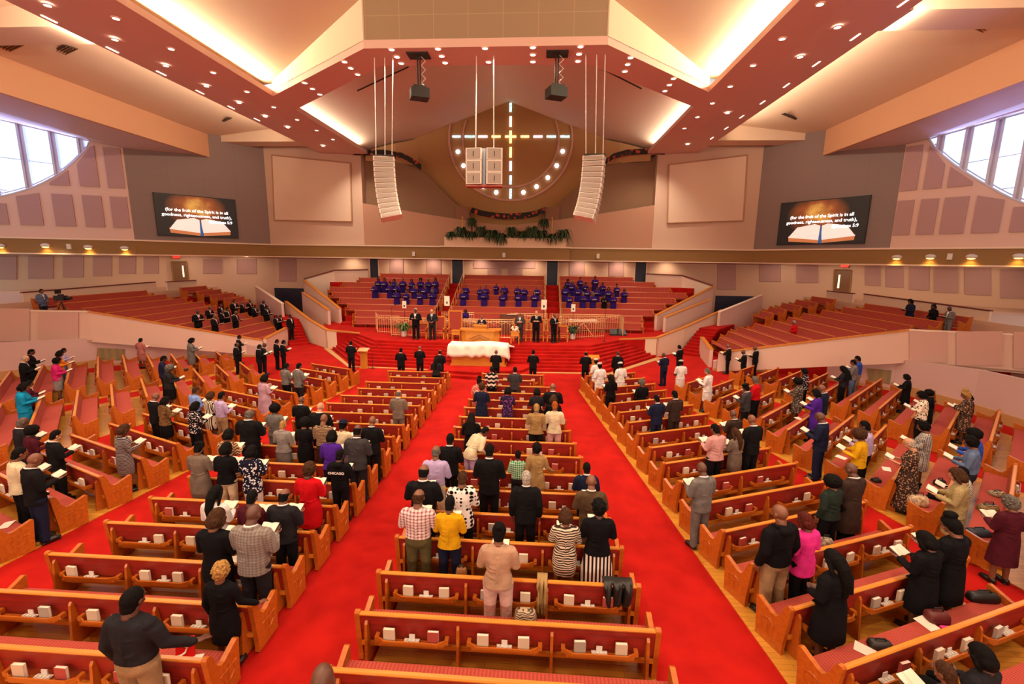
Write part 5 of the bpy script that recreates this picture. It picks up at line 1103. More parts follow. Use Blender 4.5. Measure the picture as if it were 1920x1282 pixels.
def head_parts(mb, sex):
    w = 1 if sex == 'm' else .95
    mb.ell((0, .0, 1.655), (.076*w, .097, .105), nu=18, nv=14); mb.ell((0, .028, 1.59), (.058*w, .068, .072), nu=16, nv=12)
    mb.ell((0, .072, 1.545), (.026, .022, .02)); mb.ell((0, .098, 1.618), (.014, .022, .026)); mb.ell((0, .092, 1.66), (.05*w, .014, .010))      # chin, nose, brow
    mb.ell((0, .093, 1.578), (.024, .012, .006)); mb.ell((0, .091, 1.568), (.021, .011, .006))                                                  # lips
    for s in (-1, 1): mb.ell((s*.078*w, -.005, 1.625), (.010, .02, .032)); mb.ell((s*.04, .062, 1.60), (.022, .022, .024))
    mb.tube([(0, -.014, 1.475), (0, -.01, 1.52), (0, .0, 1.56)], [.062*w, .062*w, .058*w], 14); mb.ell((0, -.014, 1.475), (.062*w, .061*w, .04))
def legs_pts(sex): hx = .088 if sex == 'm' else .09; return [[(s*hx, 0, .90), (s*(hx+.01), .01, .5), (s*(hx+.015), -.015, .10)] for s in (-1, 1)]
SZ = {'m': 1.76, 'f': 1.65}
BODIES = {}
def zs(sex, co):                            # female frame: same topology, a little shorter
    return co*V3(1, 1, .94) if sex == 'f' else co
def body(sex, pose):
    k = (sex, pose)
    if k in BODIES: return BODIES[k]
    m = MB(); w = 1 if sex == 'm' else .9
    torso(m, [(.84, .14*w+.02, .09, 0), (.93, .165, .105, -.005), (1.08, .14*w, .095, 0), (1.27, .165*w, .108, .005), (1.38, .17*w, .09, 0), (1.42, .12*w, .065, -.005), (1.45, .062, .055, -.01), (1.485, .055*w, .053, -.012)])
    for L in legs_pts(sex): limb(m, L, [.082, .055, .038]); 
    for s in (-1, 1): m.ell((s*.104, .055, .045), (.045, .12, .04)) 
    for sx, (a, b, c, d, n) in zip((1, -1), arms(sex, pose)):
        limb(m, [tuple(a*V3(.92, 1, .985)), tuple(b), tuple(c)], [.042, .036, .026]); hand(m, c, d, n, sx if pose not in ('d',) else -sx*-1, .5 if pose != 'l' else .25)
    h = MB(); head_parts(h, sex); hv = rotx(np.array(h.v), NECK, -BOW[pose]); m.add(hv.tolist(), h.f)
    pp = pose_post(pose)
    me = to_mesh('body', m, .0072, 1, .35, lambda co: zs(sex, pp(co) if pp else co))
    # eyes
    e = MB()
    for s in (-1, 1): e.ell((s*.031, .082, 1.642), (.013, .009, .0075), nu=8, nv=6)
    ev = rotx(np.array(e.v), NECK, -BOW[pose]); ev = zs(sex, pp(ev) if pp else ev); n0 = len(me.vertices)
    b = bmesh.new(); b.from_mesh(me); vv = [b.verts.new(p) for p in ev.tolist()]
    for f in e.f:
        ff = b.faces.new([vv[i] for i in f]); ff.material_index = 1; ff.smooth = True
    b.to_mesh(me); b.free(); me.materials.append(mat('eye_dark', '#1a0f0a', .2)); BODIES[k] = me; return me
TOPS = {}
def top(kind, sex, pose):
    k = (kind, sex, pose)
    if k in TOPS: return TOPS[k]
    m = MB(); w = 1 if sex == 'm' else .9; g = .016; hem = {'jacket': .80, 'shirt': .97, 'hoodie': .86, 'blouse': .86, 'fjacket': .84, 'dress': .50, 'gown': .12, 'coat': .42, 'robe': .16, 'vest': .9, 'long': .68}[kind]
    hipx, hipy = (.178, .128) if sex == 'm' else (.182, .13); wx = .168 if sex == 'm' else .142
    if kind in ('jacket', 'coat', 'hoodie'): wx += .012; g = .024
    if kind == 'robe': wx = .19; hipx = .22; hipy = .17
    sec = [(1.475, .07, .068, -.01), (1.445, .115*w, .085, -.008), (1.42, .168*w, .10, -.004), (1.36, .188*w, .115, 0), (1.27, .182*w+g*.5, .125+g*.3, .005), (1.17, (.182*w+wx)/2+g*.3, .122, .004), (1.08, wx, .115, 0), (.97, (wx+hipx)/2+.01, .125, -.004), (.90, hipx, hipy, -.006)]
    if sex == 'f': sec[4] = (1.27, .175, .145, .018)
    if kind in ('jacket', 'hoodie', 'fjacket', 'blouse'): sec.append((hem, hipx+(.012 if kind != 'fjacket' else .03), hipy+.008, -.006))
    if kind == 'hoodie': sec[-1] = (hem, hipx-.01, hipy-.01, 0)
    if kind == 'shirt': sec = sec[:-1]+[(hem, hipx-.012, hipy-.02, 0)]
    if kind in ('dress', 'long', 'vest'): sec += [(.72, hipx+.012, hipy+.01, 0), (hem, hipx+(.0 if kind == 'long' else -.012), hipy+.01, .0)] if hem < .72 else [(hem, hipx, hipy, 0)]
    if kind == 'gown': sec = sec[:6]+[(1.10, .145, .12, 0), (.9, .19, .15, 0), (.5, .22, .19, 0), (hem, .25, .22, 0)]
    if kind == 'coat': sec += [(.66, hipx+.02, hipy+.02, 0), (hem, hipx+.035, hipy+.03, 0)]
    if kind == 'robe': sec += [(.6, .235, .19, 0), (hem, .25, .21, 0)]
    torso(m, sec)
    sl = {'shirt': (.070, .062, .047), 'blouse': (.068, .06, .045), 'dress': (.064, .054, .042), 'gown': (.064, .056, .044), 'robe': (.08, .085, .095), 'vest': (.06, .054, .05)}.get(kind, (.076, .066, .054))
    for a, b, c, d, n in arms(sex, pose):
        e = b+(c-b)*(.93 if kind not in ('robe', 'gown') else (.86 if kind == 'robe' else .35)); a2 = a*V3(.93, 1, 1); limb(m, [tuple(a2), tuple(a+(b-a)*.25), tuple(b), tuple(e)], [sl[0], sl[0], sl[1], sl[2]])
    if kind in ('jacket', 'coat', 'fjacket'):
        m.tube([(.055, .075, 1.42), (.075, .0, 1.475), (.055, -.06, 1.49), (0, -.075, 1.495), (-.055, -.06, 1.49), (-.075, 0, 1.475), (-.055, .075, 1.42)], .014, 8)
        for s in (-1, 1): m.tube([(s*.06, .085, 1.41), (s*.045, .128, 1.30), (s*.012, .145, 1.13)], [.016, .022, .012], 6)
        for s in (-1, 1): m.box(s*.11-.045, s*.11+.045, .105, .135, .93, .955)
    if kind == 'hoodie': m.ell((0, -.095, 1.44), (.11, .06, .07)); m.tube([(.07, .05, 1.45), (.1, -.03, 1.49), (0, -.11, 1.50), (-.1, -.03, 1.49), (-.07, .05, 1.45)], .025, 8)
    if kind in ('shirt', 'blouse'): m.tube([(.03, .07, 1.46), (.066, .0, 1.485), (.04, -.055, 1.50), (-.04, -.055, 1.50), (-.066, .0, 1.485), (-.03, .07, 1.46)], .011, 8)
    if kind in ('gown', 'robe'):             # fluted folds
        for i in range(14):
            t = 2*math.pi*i/14; rx, ry = (.245, .20); m.tube([(.17*math.cos(t), .13*math.sin(t), 1.02), (rx*.88*math.cos(t), ry*.88*math.sin(t), .6), (rx*1.02*math.cos(t), ry*1.05*math.sin(t), hem+.01)], [.006, .018, .024], 6)
    # creases down the back
    rr = random.Random(len(kind)*7+len(TOPS))
    if kind in ('jacket', 'shirt', 'blouse', 'hoodie', 'coat', 'fjacket', 'dress'):
        m.tube([(0, -.125, 1.36), (0, -.135, 1.15), (0, -.132, .98)], [.006, .009, .007], 6)
        for i in range(5): z = rr.uniform(.95, 1.32); s = rr.choice((-1, 1)); m.tube([(s*.15, -.06, z+.02), (s*.08, -.118, z), (0, -.128, z-rr.uniform(-.04, .05))], [.006, .009, .004], 6)
    pp = pose_post(pose); me = to_mesh(kind, m, .0125, 3, None, lambda co: zs(sex, pp(co) if pp else co)); TOPS[k] = me; return me
def bottom(kind, sex, pose='x'):
    k = ('bt', kind, sex, pose if pose in 'bs' else 'x')
    if k in TOPS: return TOPS[k]
    m = MB()
    if kind == 'trousers':
        torso(m, [(1.04, .158 if sex == 'm' else .15, .115, 0), (.95, .172, .122, -.005), (.88, .178, .122, -.006), (.82, .168, .115, 0)])
        for L in legs_pts(sex):
            P = [V3(*p) for p in L]; P[2][2] = .07; limb(m, [tuple(P[0]*V3(1, 1, 1)), tuple(P[1]), tuple((P[1]+P[2])/2), tuple(P[2])], [.102, .078, .07, .072])
            m.tube([tuple(P[1]+V3(0, -.07, .05)), tuple(P[1]+V3(.02, -.075, -.01)), tuple(P[1]+V3(-.02, -.07, -.06))], .012, 6)
    elif kind == 'skirt': torso(m, [(1.06, .145, .11, 0), (.93, .178, .126, 0), (.72, .19, .138, 0), (.46, .185, .14, 0)])
    elif kind == 'longskirt':
        torso(m, [(1.06, .145, .11, 0), (.93, .178, .126, 0), (.6, .21, .165, 0), (.14, .24, .20, 0)])
        for i in range(12): t = 2*math.pi*i/12; m.tube([(.17*math.cos(t), .12*math.sin(t), .9), (.22*math.cos(t), .18*math.sin(t), .5), (.245*math.cos(t), .205*math.sin(t), .15)], [.006, .014, .02], 6)
    pp = pose_post(pose); me = to_mesh(kind, m, .0125, 2, None, lambda co: zs(sex, pp(co) if pp else co)); TOPS[k] = me; return me
def shoes(sex, pose='x'):
    k = ('sh', sex, pose if pose in 'bs' else 'x')
    if k in TOPS: return TOPS[k]
    m = MB()
    for s in (-1, 1): m.ell((s*.106, .055, .045), (.052, .14, .05)); m.box(s*.106-.045, s*.106+.045, -.07, .18, 0, .022); m.ell((s*.106, -.03, .07), (.045, .06, .05))
    pp = pose_post(pose); me = to_mesh('shoes', m, .011, 1, None, lambda co: zs(sex, pp(co) if pp else co)); TOPS[k] = me; return me
def hair(kind, sex, pose):
    k = ('hair', kind, sex, pose)
    if k in TOPS: return TOPS[k]
    m = MB(); w = 1 if sex == 'm' else .95; vox = .0095; sm = 1; rr = random.Random(hash(kind) % 99 if False else len(kind)*13+ord(kind[0]))
    def cap(th, zc=1.655, yb=-.012, low=0): m.ell((0, yb, zc+low), ((.078+th)*w, .095+th, .112+th), nu=18, nv=12); m.ell((0, -.038, 1.585), ((.066+th*.6)*w, .058+th*.6, .08), nu=14, nv=10)
    cut = None
    if kind == 'short': cap(.005); cut = 'short'
    elif kind == 'fringe': cap(.004); cut = 'fringe'
    elif kind == 'crop': cap(.018); cut = 'short'
    elif kind == 'afro':
        m.ell((0, -.025, 1.655), (.135, .135, .145), nu=18, nv=12)
        for i in range(70):
            t, z = rr.uniform(0, 6.28), rr.uniform(-.8, 1); q = math.sqrt(1-z*z); m.ell((.125*q*math.cos(t), -.025+.125*q*math.sin(t), 1.655+.135*z), (.022,)*3, nu=6, nv=5)
        cut = 'face'
    elif kind == 'curly':
        cap(.02)
        for i in range(90):
            t, z = rr.uniform(0, 6.28), rr.uniform(-1, 1); q = math.sqrt(1-z*z); m.ell((.1*q*math.cos(t), -.02+.112*q*math.sin(t), 1.65+.13*z), (.017,)*3, nu=6, nv=5)
        cut = 'face'
    elif kind == 'bob': cap(.022); m.ell((0, -.05, 1.60), (.105, .085, .10)); m.tube([(-.085, .02, 1.66), (-.092, .0, 1.56), (-.08, -.01, 1.5)], [.03, .03, .018], 8); m.tube([(.085, .02, 1.66), (.092, .0, 1.56), (.08, -.01, 1.5)], [.03, .03, .018], 8); cut = 'face'
    elif kind == 'long': cap(.018); m.tube([(0, -.06, 1.68), (0, -.105, 1.55), (0, -.13, 1.40), (0, -.13, 1.18)], [.08, .075, .06, .03], 10); m.tube([(-.085, 0, 1.66), (-.10, -.03, 1.5), (-.09, -.07, 1.34)], [.025, .025, .015], 8); m.tube([(.085, 0, 1.66), (.10, -.03, 1.5), (.09, -.07, 1.34)], [.025, .025, .015], 8); cut = 'face'
    elif kind == 'bun': cap(.012); m.ell((0, -.10, 1.72), (.045, .045, .045)); cut = 'short'
    elif kind == 'updo': cap(.016); m.ell((.01, -.04, 1.79), (.07, .075, .06)); cut = 'short'
    elif kind == 'nursecap': m.ell((0, -.015, 1.735), (.105, .115, .055), nu=18, nv=10); m.ell((0, -.015, 1.705), (.088, .108, .05), nu=18, nv=10)
    elif kind == 'hat': m.ell((0, -.01, 1.72), (.10, .115, .085), nu=18, nv=10); m.ell((0, -.01, 1.69), (.16, .17, .016), nu=22, nv=8)
    elif kind == 'beret': m.ell((0, -.03, 1.74), (.115, .125, .06), nu=18, nv=10)
    elif kind == 'veil': cap(.02); m.tube([(0, -.03, 1.68), (0, -.07, 1.5), (0, -.10, 1.2)], [.09, .12, .17], 14); cut = 'face'
    hv = np.array(m.v); hw = np.clip((hv[:, 2]-1.36)/.2, 0, 1)[:, None]; hv = rotx(hv, NECK, -BOW[pose])*hw+(hv+V3(0, .0, 0))*(1-hw); m.v = [tuple(p) for p in hv]
    pp = pose_post(pose)
    def post(co):
        q = rotx(co, NECK, BOW[pose])        # un-bowed head frame: pull what covers the face inside the head
        if cut:
            if cut == 'short': m_ = (q[:, 1] > .05-(1.70-q[:, 2])*.5) & (q[:, 2] < 1.72) | (q[:, 2] < 1.525)
            elif cut == 'fringe': m_ = (q[:, 2] > 1.685) | (q[:, 1] > .0) | (q[:, 2] < 1.55)
            else: m_ = (q[:, 1] > .055) & (q[:, 2] < 1.71) & (abs(q[:, 0]) < .085)
            c = V3(0, .0, 1.645); q2 = q.copy(); d = q-c; nn = np.sqrt((d[:, 0]/.076)**2+(d[:, 1]/.097)**2+(d[:, 2]/.1)**2)
            q2[m_] = c+d[m_]*(.86/np.maximum(nn[m_], .86))[:, None]; co = rotx(q2, NECK, -BOW[pose])
        return zs(sex, pp(co) if pp else co)
    me = to_mesh('hair', m, vox, sm, .6, post); TOPS[k] = me; return me
def shirtfront(pose, tie=True):             # white shirt collar (and tie) seen inside a jacket
    k = ('sf', pose, tie)
    if k in TOPS: return TOPS[k]
    m = MB(); m.tube([(.02, .085, 1.44), (.058, .035, 1.475), (.062, -.02, 1.50), (.03, -.066, 1.512), (-.03, -.066, 1.512), (-.062, -.02, 1.50), (-.058, .035, 1.475), (-.02, .085, 1.44)], .013, 8)
    m.add([(-.05, .10, 1.43), (.05, .10, 1.43), (.0, .155, 1.14), (-.05, .13, 1.32), (.05, .13, 1.32), (0, .09, 1.46)], [(5, 0, 3), (5, 3, 4), (5, 4, 1), (3, 2, 4)])
    me = m.mesh('shirt_collar'); pp = pose_post(pose)
    if pp:
        co = np.empty(len(me.vertices)*3); me.vertices.foreach_get('co', co); me.vertices.foreach_set('co', pp(co.reshape(-1, 3)).ravel())
    me.materials.append(None); me.polygons.foreach_set('use_smooth', [True]*len(me.polygons)); TOPS[k] = me; return me
def tie_mesh():
    if 'tie' not in TOPS:
        m = MB().add([(-.012, .108, 1.44), (.012, .108, 1.44), (.02, .158, 1.30), (-.02, .158, 1.30), (.016, .166, 1.14), (-.016, .166, 1.14)], [(0, 3, 2, 1), (3, 5, 4, 2)]); me = m.mesh('tie'); me.materials.append(None); TOPS['tie'] = me
    return TOPS['tie']
BOOK = {}
def open_book(root, H, sex, pose, label, kind='white'):
    if not BOOK:
        c = MB(); c.slab([(-.15, -.1, .02), (0, -.1, 0), (0, .1, 0), (-.15, .1, .02)], .006, (0, 0, 1)).slab([(0, -.1, 0), (.15, -.1, .02), (.15, .1, .02), (0, .1, 0)], .006, (0, 0, 1)); BOOK['c'] = c.mesh('cover')
        p = MB()
        for s in (-1, 1):
            pts = [(0, .006), (s*.05, .03), (s*.1, .036), (s*.145, .03), (s*.145, .022), (0, .006)]
            for (x0, z0), (x1, z1) in zip(pts[:3], pts[1:4]): p.add([(x0, -.095, z0), (x1, -.095, z1), (x1, .095, z1), (x0, .095, z0), (x0, -.095, .008), (x1, -.095, .012), (x1, .095, .012), (x0, .095, .008)], [(0, 1, 2, 3), (0, 4, 5, 1), (3, 2, 6, 7), (4, 7, 6, 5), (1, 5, 6, 2)])
        BOOK['p'] = p.mesh('pages', M_PAPER)
    k = 'm_'+kind
    if k not in BOOK:
        me = BOOK['c'].copy(); me.materials.clear(); me.materials.append(mat('cover_'+kind, {'white': '#e6dccb', 'dark': '#241a18', 'red': '#7c1f1a', 'blue': '#5a78b8'}[kind], .5)); BOOK[k] = me
    o = thing('open_book', label, 'book', (0, 0, 0), 0, 'books held open by the people'); link('cover', BOOK[k], None, o); link('pages', BOOK['p'], None, o)
    z = 1.20 if pose in ('r', 'u', 's') else 1.15; y = .335
    P = V3(0, y, z); pp = pose_post(pose); tilt = 22
    if pp: P = pp(P[None])[0]; tilt = -8 if pose == 'b' else 20
    P = zs(sex, P); M = root.matrix_basis @ Matrix.Translation(Vector(P)) @ Matrix.Rotation(math.radians(tilt), 4, 'X'); sc = M.to_scale()
    l, r, _ = M.decompose(); o.location = l; o.rotation_euler = r.to_euler(); return o
SKIN = {'d': '#4a2a1c', 'm': '#7a4a30', 'b': '#5e3826', 'l': '#c48a66'}
PAL = {'black': '#111013', 'bsuit': '#151416', 'char': '#242226', 'dgrey': '#3d3a3c', 'grey': '#6f6a66', 'lgrey': '#8d8680', 'navy': '#1c2038', 'brown': '#57432f', 'dbrown': '#3a2a24', 'tan': '#a08050', 'beige': '#b89478', 'cream': '#d9c8a4', 'white': '#e8e2dc', 'red': '#c20f18', 'maroon': '#4a1622',
       'pink': '#e0328c', 'magenta': '#c8246e', 'rose': '#b06a62', 'lpink': '#cf9a96', 'bpink': '#d6b0a4', 'lilac': '#b8a4cc', 'lav': '#b894a4', 'purple': '#4b2290', 'robe': '#301868', 'turq': '#1488b4', 'blue': '#2c50b0', 'lblue': '#7c98d4', 'denim': '#5c6c8c', 'yellow': '#d9a414', 'orange': '#e07a20', 'olive': '#5a5232', 'khaki': '#a08560', 'green': '#26302a', 'taupe': '#75665a',
       'hb': '#120e0d', 'hg': '#6e675e', 'hw': '#bdb4a6', 'hbr': '#4a2e1c', 'hblond': '#b98a4a', 'hor': '#b0581e', 'hred': '#5a2018'}
PAT = {'zebra': ('zebra', '#d8c8b0', '#3a2a20', 7), 'chevron': ('zigzag', '#14110f', '#d8c4b8', 5), 'polka': ('dots', '#15120f', '#e4ddd6', 13), 'plaidw': ('plaid', '#dccac4', '#8a4a5a', 6), 'plaidg': ('plaid', '#1f8a4a', '#d8e0d0', 5), 'plaidgrey': ('plaid', '#8c8078', '#6a605a', 8), 'stripeb': ('hstripe', '#17141a', '#9a8c88', 10), 'stripebr': ('hstripe', '#3a261c', '#a88a6a', 10),
       'vstripe': ('vstripe', '#d8c8b0', '#1c1614', 7), 'floralb': ('floral', '#d8c8c0', '#17141a', 24), 'floralp': ('floral', '#8a4a90', '#2a1c3a', 20), 'floralg': ('floral', '#b0a494', '#4a4038', 24), 'birds': ('floral', '#e4e0e4', '#18182a', 20), 'paisley': ('floral', '#b08a68', '#3a2a26', 26), 'giraffe': ('floral', '#26160f', '#e4d4bc', 16), 'houndg': ('dots', '#3a3634', '#b0a69c', 34), 'zig': ('zigzag', '#1a1614', '#e4ddd0', 16),
       'pcard': ('floral', '#e8dcc8', '#c86a60', 20), 'tanpat': ('zigzag', '#c0a478', '#6a3a2a', 12), 'stripecol': ('vstripe', '#e0d0c0', '#1e1a20', 6), 'brpat': ('noise', '#7a5834', '#4a3422', 16), 'plaidr': ('floral', '#a83028', '#2a1414', 18), 'tweed': ('noise', '#a89468', '#8a7a50', 60)}
def cmat(c, kind='cloth'):
    if c in PAT: k, a, b, s = PAT[c]; return mat('cloth_'+c, a, .9, kind=k, col2=b, scale=s, bump=.25, spec=.1)
    return mat('cloth_'+c, PAL[c], .85, kind='noise', col2=tuple(x*.86 for x in [int(PAL[c][i:i+2], 16)/255 for i in (1, 3, 5)]), scale=7, bump=.35, spec=.1)
def part(name, me, m, root):
    o = link(name, me, None, root); o.material_slots[0].link = 'OBJECT'; o.material_slots[0].material = m; return o
USED = set(); BK = {}; ALLP = []
OUTF = {'suit': ('m', 'jacket', 'suit_jacket', 'trousers'), 'shirt': ('m', 'shirt', 'shirt', 'trousers'), 'hood': ('m', 'hoodie', 'hoodie', 'trousers'), 'mcoat': ('m', 'coat', 'coat', 'trousers'), 'fcoat': ('f', 'coat', 'coat', None), 'dress': ('f', 'dress', 'dress', None), 'gown': ('f', 'gown', 'gown', None), 'top': ('f', 'blouse', 'blouse', 'trousers'),
        'skirt': ('f', 'blouse', 'blouse', 'skirt'), 'lskirt': ('f', 'blouse', 'blouse', 'longskirt'), 'fj': ('f', 'fjacket', 'jacket', 'trousers'), 'fjs': ('f', 'fjacket', 'jacket', 'skirt'), 'long': ('f', 'long', 'tunic', 'trousers'), 'robe': ('f', 'robe', 'choir_robe', None), 'mrobe': ('m', 'robe', 'choir_robe', None)}
def person(x, y, z, face, H, outfit, tc, bc, hk, hc, skin, pose, label, group=None, wid=1.0, tie=None, book=None):
    sex, tk, tn, bk = OUTF[outfit]; k = H/SZ[sex]; rt = thing('person', label, 'person', (x, y, z), face, group); rt.scale = (k*wid*1.06, k*wid*1.06, k); ALLP.append(rt)
    part('body', body(sex, pose), mat('skin_'+skin, SKIN[skin], .5, kind='noise', col2=tuple(v*.9 for v in [int(SKIN[skin][i:i+2], 16)/255 for i in (1, 3, 5)]), scale=12), rt)
    part(tn, top(tk, sex, pose), cmat(tc), rt)
    if bk: part('trousers' if bk == 'trousers' else 'skirt', bottom(bk, sex, pose), cmat(bc), rt)
    part('shoes', shoes(sex, pose), mat('shoe_black', '#120f0e', .4), rt)
    if hk != 'bald':
        nm = {'hat': 'hat', 'nursecap': 'nurse_cap', 'beret': 'beret', 'veil': 'head_veil'}.get(hk, 'hair')
        if hk in ('hat', 'nursecap', 'beret'): part('hair', hair('crop', sex, pose), mat('hair_hb', PAL['hb'], .9, kind='noise', col2='#0b0908', scale=40, bump=.5, spec=.1), rt)
        part(nm, hair(hk, sex, pose), mat('hair_'+hc, PAL[hc], .8, kind='noise', col2=tuple(v*.6 for v in [int(PAL[hc][i:i+2], 16)/255 for i in (1, 3, 5)]), scale=40, bump=.5, spec=.1), rt)
    if outfit in ('suit', 'mcoat'):
        part('shirt_collar', shirtfront(pose), mat('collar_white', '#e4ddd8', .8), rt)
        if tie: part('tie', tie_mesh(), cmat(tie), rt)
    if book:
        bpy.context.view_layer.update()
        wds = label.replace(',', '').split(); cl = label.split(',')[0]
        if len(wds) > 12: wds = cl.split() if cl not in USED else wds[:12]
        USED.add(cl); BK[rt.name] = open_book(rt, H, sex, pose, 'open book of the '+' '.join(wds[:12]), book)
    return rt
# standing places: between the rail of the pew in front and the seat behind
def rows_near(x, y, blocks=None, tol=1.0):
    best = None
    for (px, py, a, L, z, b) in PEWS:
        if b[0] in 'TC' and b != 'C': continue
        dx, dy = x-px, y-py; u = dx*math.cos(a)+dy*math.sin(a); v = -dx*math.sin(a)+dy*math.cos(a)   # v: ahead of the rail
        if -.35 < u < L+.35 and abs(v+.27) < .62:
            if best is None or abs(v+.27) < abs(best[0]+.27): best = (v, a, (px, py), z, u, L)
    return best
NP = [0]
def place(px, py, outfit, tc, bc, hk, hc, skin, pose, label, H=None, zone=None, face=None, turn=0, wid=1.0, tie=None, book='white', group=None):
    sex = OUTF[outfit][0]; H0 = H or (1.78 if sex == 'm' else 1.68)
    hf = {'r': .985, 'c': .987, 'd': 1.0, 'l': .99, 'u': 1.0, 'b': .86, 's': .74, 'k': 1.0}[pose]
    if hk in ('afro', 'updo', 'hat', 'nursecap', 'beret'): hf += .02
    if zone is None:
        fy = min(1, max(0, (uz(px, py, 1.8)[1]-9)/12)); H0 = (H0 if H is None else H)*(1.12-.07*fy)
        p = uz(px, py, .02+H0*hf); r = rows_near(p[0], p[1])
        if r:
            v, a, o, z, u, L = r; hd = a; n = np.array([-math.sin(a), math.cos(a)]); tgt = (np.array(o)@n)-.27; d = ray(px, py)
            t = (tgt-CAM[:2]@n)/(d[:2]@n); q = CAM+d*t; H1 = (q[2]-.02)/hf
            lo, hi = (H0*.90, H0*1.09)
            if lo <= H1 <= hi: p = q; H0 = H1
            else: H0 = min(max(H1, lo), hi); p = uz(px, py, .02+H0*hf); 
            f = a if face is None else face
            if not lo <= H1 <= hi:           # keep clear of the pews: slide along the row normal
                vv = (p[:2]@n)-tgt; p[:2] = p[:2]-n*vv*(.9 if abs(vv) < .5 else .6)
            z = .02
            uu = (p[:2]-np.array(o))@np.array([math.cos(a), math.sin(a)])
        else: f = face or 0; z = 0.0
        x, y = p[0], p[1]
    elif zone == 'F': p = uz(px, py, H0*hf); x, y, z, f = p[0], p[1], 0, face or 0
    elif zone == 'W': p = uz(px, py, .02+H0*hf); x, y, z, f = p[0], p[1], .02, face or 0
    elif zone == 'P': p = uy(px, py, 28.7); H0 = (p[2]-1.25)/hf; x, y, z, f = p[0], p[1], 1.25, math.pi if face is None else face
    elif zone == 'CH':                       # choir: choose the row whose standing place fits the head height
        best = None
        for i in range(0, 9):
            yy = CH[i][1]-.38; zf = CH[i][0]-.9; q = uy(px, py, yy); hh = (q[2]-zf)/hf
            if best is None or abs(hh-1.64) < abs(best[0]-1.64): best = (hh, q, zf, i)
        hh, q, z, i = best; H0 = min(max(hh, 1.45), 1.85); x, y, f = q[0], q[1], math.pi
    elif zone in ('TL', 'TR'):
        H0 = (H or 1.78)*1.1
        best = None; sg = -1 if zone == 'TL' else 1
        for k in range(10):
            xx = AX+sg*(txk(k)+.30); d = ray(px, py); t = (xx-CAM[0])/d[0]; q = CAM+d*t; zf = tz(k); hh = (q[2]-zf)/hf
            if q[1] > 36 or q[1] < 22: continue
            if best is None or abs(hh-H0) < abs(best[0]-H0): best = (hh, q, zf, k)
        hh, q, z, k = best; H0 = min(max(hh, 1.7), 2.1); x, y, f = q[0], q[1], (-math.pi/2 if sg < 0 else math.pi/2)
    f += math.radians(turn); NP[0] += 1
    return person(x, y, z, f, H0, outfit, tc, bc, hk, hc, skin, pose, label, group, wid, tie, book if pose in ('r', 'u', 's') and book else None)
